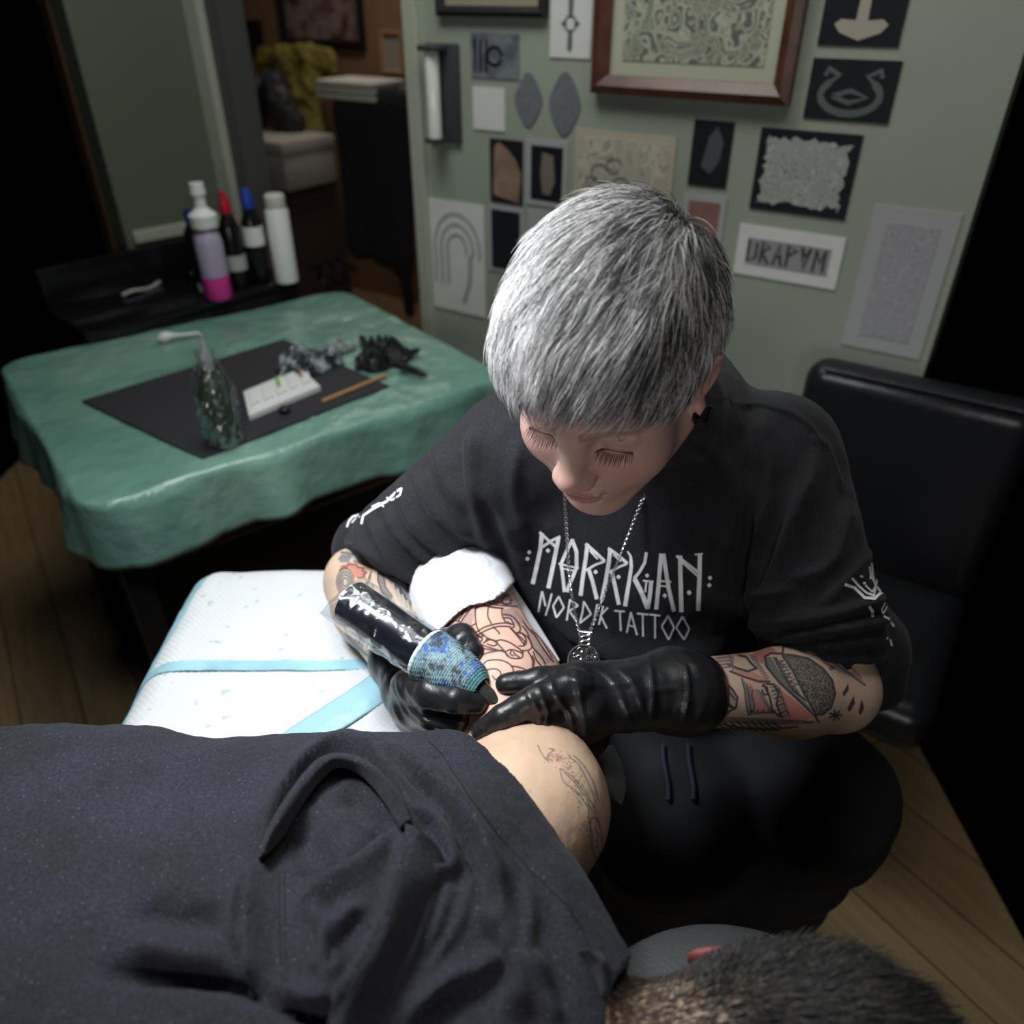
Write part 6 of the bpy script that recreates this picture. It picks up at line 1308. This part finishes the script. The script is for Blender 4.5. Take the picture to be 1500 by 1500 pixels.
L_ += [([(455+0, 1150), (440, 1185), (424, 1215), (408, 1248)], 1.6), ([(461, 1154), (446, 1189), (430, 1219), (414, 1250)], 1.2), ([(408, 1275), (409, 1330), (410, 1390), (414, 1440)], 1.5), ([(416, 1275), (417, 1330), (418, 1390), (420, 1440)], 1.1), ([(597, 1290), (585, 1340), (570, 1390), (545, 1450)], 1.5), ([(592, 1288), (580, 1338), (565, 1388), (540, 1446)], 1.0)]
vv, ff = print_strips(t2, L_, off=.0009); mesh_obj('seam', vv, ff, bpy.data.materials['seam_black'], ts)
# empty sleeve of the T-shirt: a standing hem band and a folded flap
def band(name, rows, nu=30, nv=90, th=.0018, parent=ts):
    V, Q = patch(rows, nu, nv); N = normals(V, Q); V = V+N*(.0008*fbm(V, 40, 3))[:, None]
    if ((CAM-V)*N).sum(1).mean() < 0: Q = Q[:, ::-1]
    V, Q = solidify(V, Q, th); return mesh_obj(name, V, Q, tm, parent)
def onb(x, y, up):
    p_, n_ = hit(t2, x, y); p_ = Pz(x, y, .95) if p_ is None else p_
    return p_+(CAM-p_)/np.linalg.norm(CAM-p_)*up
band('sleeve_hem', [[onb(378, 1262, -.006), onb(392, 1212, -.006), onb(432, 1150, -.006), onb(480, 1114, -.008), onb(530, 1120, -.006), onb(574, 1160, -.006), onb(604, 1208, -.006)],
                    [onb(383, 1252, .014), onb(398, 1208, .018), onb(436, 1142, .020), onb(483, 1104, .022), onb(534, 1112, .020), onb(578, 1152, .018), onb(602, 1200, .014)],
                    [onb(386, 1250, .018), onb(404, 1212, .026), onb(444, 1150, .030), onb(486, 1112, .032), onb(532, 1120, .030), onb(572, 1160, .026), onb(594, 1205, .018)],
                    [onb(390, 1252, .006), onb(416, 1222, .010), onb(456, 1162, .012), onb(490, 1126, .014), onb(526, 1134, .012), onb(560, 1174, .010), onb(584, 1214, .006)]])
band('sleeve_flap', [[onb(594, 1206, .020), onb(592, 1236, .020), onb(574, 1300, .012), onb(552, 1372, .010), onb(520, 1436, .008), onb(480, 1500, .006)],
                     [onb(612, 1214, .024), onb(608, 1246, .020), onb(590, 1304, .014), onb(566, 1378, .012), onb(536, 1444, .010), onb(496, 1508, .008)],
                     [onb(640, 1236, .016), onb(640, 1262, .010), onb(626, 1310, .004), onb(600, 1386, .002), onb(570, 1456, .001), onb(530, 1518, .001)],
                     [onb(652, 1262, -.004), onb(650, 1280, -.004), onb(640, 1320, -.005), onb(622, 1392, -.005), onb(590, 1462, -.005), onb(550, 1524, -.005)]])
# collar peak by the neck
band('collar', [[onb(846, 1392, .002), onb(866, 1420, .0), onb(882, 1462, -.002)], [onb(874, 1392, .012), onb(888, 1412, .012), onb(886, 1450, .006)], [P(905, 1396, .66), P(906, 1412, .655), P(893, 1440, .65)]], 16, 30)
Tc = SDF(); Tc.ell((-.80, .27, .86), (.26, .225, .110), k=.08); Tc.cone((-.90, .19, .855), (-1.38, .17, .84), .098, .066, k=.05); Tc.cone((-.90, .35, .855), (-1.38, .37, .84), .098, .066, k=.05)
V, Q = Tc.mesh((-1.48, .02, .72), (-.50, .54, 1.0), .008); mesh_obj('trousers', V, Q, bpy.data.materials['black_trousers'], client)
# ---------- hair of the lying person
NSC = 34000; u = rng.normal(size=(NSC*2, 3)); u /= np.linalg.norm(u, axis=1)[:, None]; q0 = u*np.array([.130, .077, .086])
keep = (q0[:, 2] > -.035-.25*np.clip(q0[:, 0], 0, 1)) & (q0[:, 0] > -.122) & (q0[:, 0] < .105) ; q0 = q0[keep][:NSC]; w = K_.snap(HC+q0, 4, mx=.03); NSC = len(w)
ear = np.linalg.norm((w-hz_)/np.array([.036, .020, .026]), axis=1) < 1.0; w = w[~ear]; NSC = len(w)
lx = (w-HC)[:, 0]; ln = np.interp(lx, [-.12, -.08, -.05, 0, .06, .1], [.003, .004, .007, .012, .024, .034])*rng.uniform(.7, 1.25, NSC)
n_ = K_.grad(w); fwd = np.tile([1., 0, -.1], (NSC, 1)); fwd[:, 1] += .25*noise(w, 30, 3); tng = fwd-n_*(fwd*n_).sum(1)[:, None]; tng /= np.linalg.norm(tng, axis=1)[:, None]+1e-9
lift = np.interp(lx, [-.09, 0, .1], [.5, .55, .75])[:, None]; d_ = tng*(1-lift*.5)+n_*lift*.7+.16*rng.normal(size=(NSC, 3))+.2*np.stack([noise(w, 70, 41), noise(w, 70, 42), noise(w, 70, 43)], 1); d_ /= np.linalg.norm(d_, axis=1)[:, None]
tt = np.linspace(0, 1, 5); paths = w[:, None]+d_[:, None]*(tt[None, :, None]*ln[:, None, None])+tng[:, None]*((tt**2)[None, :, None]*ln[:, None, None]*.35)
g_ = np.clip(.014+.018*rng.uniform(size=NSC)**3*4, .006, .09); nkf = np.interp(lx, [-.12, -.06], [.8, 0])[:, None]; C_ = g_[:, None]*np.array([1.05, .98, .95])*(1-nkf)+np.array([.14, .085, .05])*nkf; C_[rng.uniform(size=NSC) < .04] = (.16, .14, .12)
ch_ = strands(w, paths, np.full(NSC, .00027), C_, 'hair', mat('dark_hair', (.01, .01, .01), .4, attr=True, spec=.6), client)
# ---------- necklace cord of the lying person
mb = MB(); mb.tube(catmull([P(888, 1436, .640), P(888, 1455, .628), P(881, 1478, .615), P(872, 1505, .606)], 20), .0016, 8); mb.build('neck_cord', mat('grey_cord', (.05, .05, .055), .6), client)

# ---------- paper towel wrapped round the elbow
ax_ = (A0-A1)/np.linalg.norm(A0-A1)
W_ = SDF(); W_.cone(A1-ax_*.004, A1+ax_*.12, .060, .0655, k=.01); W_.ell(A1+np.array([-.012, .0, .0]), (.056, .052, .054), k=.02)
ta = bvh(*[K_.mesh(A1-.15, A1+.2, .004)[i] for i in (0, 1)])
pa = hit(ta, 640, 922)[0]; pb = hit(ta, 740, 862)[0]; pa = pa if pa is not None else P(640, 922, .9); pb = pb if pb is not None else P(740, 862, .92)
vd = (pa+pb)/2-CAM; vd /= np.linalg.norm(vd); pn = np.cross(pb-pa, vd); pn /= np.linalg.norm(pn); pn = pn if pn@ax_ > 0 else -pn
F_, lo_ = W_.grid(A1-.12, A1+.16, .0025); X = np.stack(np.meshgrid(*[lo_[i]+.0025*np.arange(F_.shape[i]) for i in range(3)], indexing='ij'), -1)
F_ = np.maximum(F_, (X-pa)@pn+.004*np.sin(X[..., 0]*90)); F_[0] = F_[-1] = .05; F_[:, 0] = F_[:, -1] = .05; F_[:, :, 0] = F_[:, :, -1] = .05
V, Q = surfnet(F_, lo_, .0025); N = normals(V, Q); tx = V@ax_; V = V+N*(.0009*fbm(V, 30, 3)+.00035*np.sin(V[:, 0]*1900+4*np.sin(tx*160)))[:, None]
tw = mesh_obj('paper_towel', V, Q, mat('towel_paper', (.70, .72, .76), .85)); tag(tw, 'white embossed paper towel wrapped round the bent elbow behind the tattooed upper arm', 'paper towel')
V, Q = patch([[P(733, 848, .95), P(762, 892, .925), P(792, 940, .90), P(814, 974, .88)], [P(745, 850, .965), P(772, 890, .94), P(800, 934, .915), P(820, 968, .89)]], 8, 50); V, Q = solidify(V, Q, .001); mesh_obj('towel_edge', V, Q, bpy.data.materials['towel_paper'], tw)

# ---------- tattoo machine in a clear sleeve
tip = P(724, 1027, .762); mtop = P(512, 880, .835); ax = (tip-mtop); Lm = np.linalg.norm(ax); ax = ax/Lm
e = empty('tattoo_machine', (tip+mtop)/2, 'black pen tattoo machine in a clear plastic sleeve with a blue knitted grip wrap', 'tattoo machine')
def at_px(t): return mtop+ax*Lm*t
mb = MB(); mb.lathe(mtop, [(.0, 0), (.0215, 0), (.0235, .0015), (.0240, .004), (.0235, Lm*.60), (.020, Lm*.63)], axis=ax, n=40); mb.build('machine_body', mat('black_anodised', (.012, .014, .020), .25, coat=.5), e)
n1, n2 = 90, 96; V = []; C2 = []
for i in range(n1):
    t = i/(n1-1); z_ = Lm*(.545+.365*t); r_ = np.interp(t, [0, .06, .5, .85, 1], [.0265, .0285, .0275, .0225, .0150])+.00045*math.cos(t*n1*2*math.pi/3.2)
    for j in range(n2):
        th = 2*math.pi*j/n2; tt_ = np.cross(ax, [0, 0, 1.]); tt_ /= np.linalg.norm(tt_); b2 = np.cross(ax, tt_)
        V.append(mtop+ax*z_+(r_+.00045*math.cos(j*2*math.pi/3.0+(i//3)*1.5))*(tt_*math.cos(th)+b2*math.sin(th)))
V = np.array(V); i, j = np.meshgrid(np.arange(n1-1), np.arange(n2), indexing='ij'); Q = np.stack([i*n2+j, i*n2+(j+1) % n2, (i+1)*n2+(j+1) % n2, (i+1)*n2+j], -1).reshape(-1, 4)
nz = noise(V, 95, 3)+.5*noise(V, 230, 5); nz2 = noise(V, 60, 9); C2 = np.tile([.16, .24, .27], (len(V), 1)); fz = noise(V, 420, 7); C2[nz+fz*.6 > .15] = (.22, .34, .37); C2[(nz2+.9*fz+.3*noise(V, 150, 6) > .35)] = (.055, .13, .38); C2[nz+.8*fz < -.5] = (.05, .065, .075); tpos = np.repeat(np.arange(n1)/(n1-1), n2); C2[(tpos > .86)] = C2[(tpos > .86)]*.4+np.array([.12, .34, .28])*.6
C2[tpos < .05] = (.55, .62, .66); rndc = np.random.RandomState(4).uniform(.7, 1.3, len(V))[:, None]; C2 = C2*rndc
if ((V-(mtop+np.outer((V-mtop)@ax, ax)))*normals(V, Q)).sum(1).mean() < 0: Q = Q[:, ::-1]
V, Q = solidify(V, Q, .002); mesh_obj('grip_wrap', V, Q, mat('knit_wrap', (.2, .3, .3), .8, attr=True, bump=(900, .5, .001)), e, cols=np.vstack([C2, C2]))
mb = MB(); mb.lathe(at_px(.90), [(.0130, 0), (.0105, .006), (.0085, .014), (.0040, .024), (.0022, Lm*.095)], axis=ax, n=24); mb.build('cartridge', mat('smoky_plastic', (.04, .04, .035), .12, spec=.8), e)
mb = MB(); mb.lathe(at_px(.985), [(.0006, 0), (.0003, Lm*.014)], axis=ax, n=8); mb.build('needle', M['chrome'], e)
n1, n2 = 70, 72; V = []
tt_ = np.cross(ax, [0, 0, 1.]); tt_ /= np.linalg.norm(tt_); b2 = np.cross(ax, tt_)
for i in range(n1):
    t = i/(n1-1); z_ = Lm*(-.055+.62*t); w_ = np.interp(t, [0, .08, .3, .9, 1], [.034, .031, .029, .0275, .0265]); hh = np.interp(t, [0, .03, .09, .3, 1], [.002, .014, .0255, .0265, .0260])
    for j in range(n2):
        th = 2*math.pi*j/n2; V.append(mtop+ax*z_+tt_*w_*math.cos(th)+b2*hh*math.sin(th))
V = np.array(V); i, j = np.meshgrid(np.arange(n1-1), np.arange(n2), indexing='ij'); Q = np.stack([i*n2+j, i*n2+(j+1) % n2, (i+1)*n2+(j+1) % n2, (i+1)*n2+j], -1).reshape(-1, 4); N = normals(V, Q)
V = V+N*(.0016*(1-2*np.abs(fbm(V, 38, 6, 2)))-.0006+.0006*fbm(V, 120, 2))[:, None]
ff_ = film_mat('clear_sleeve_film', .05, .5, 38, .7)
mesh_obj('plastic_sleeve', V, Q, ff_, e)
bpy.context.view_layer.update()
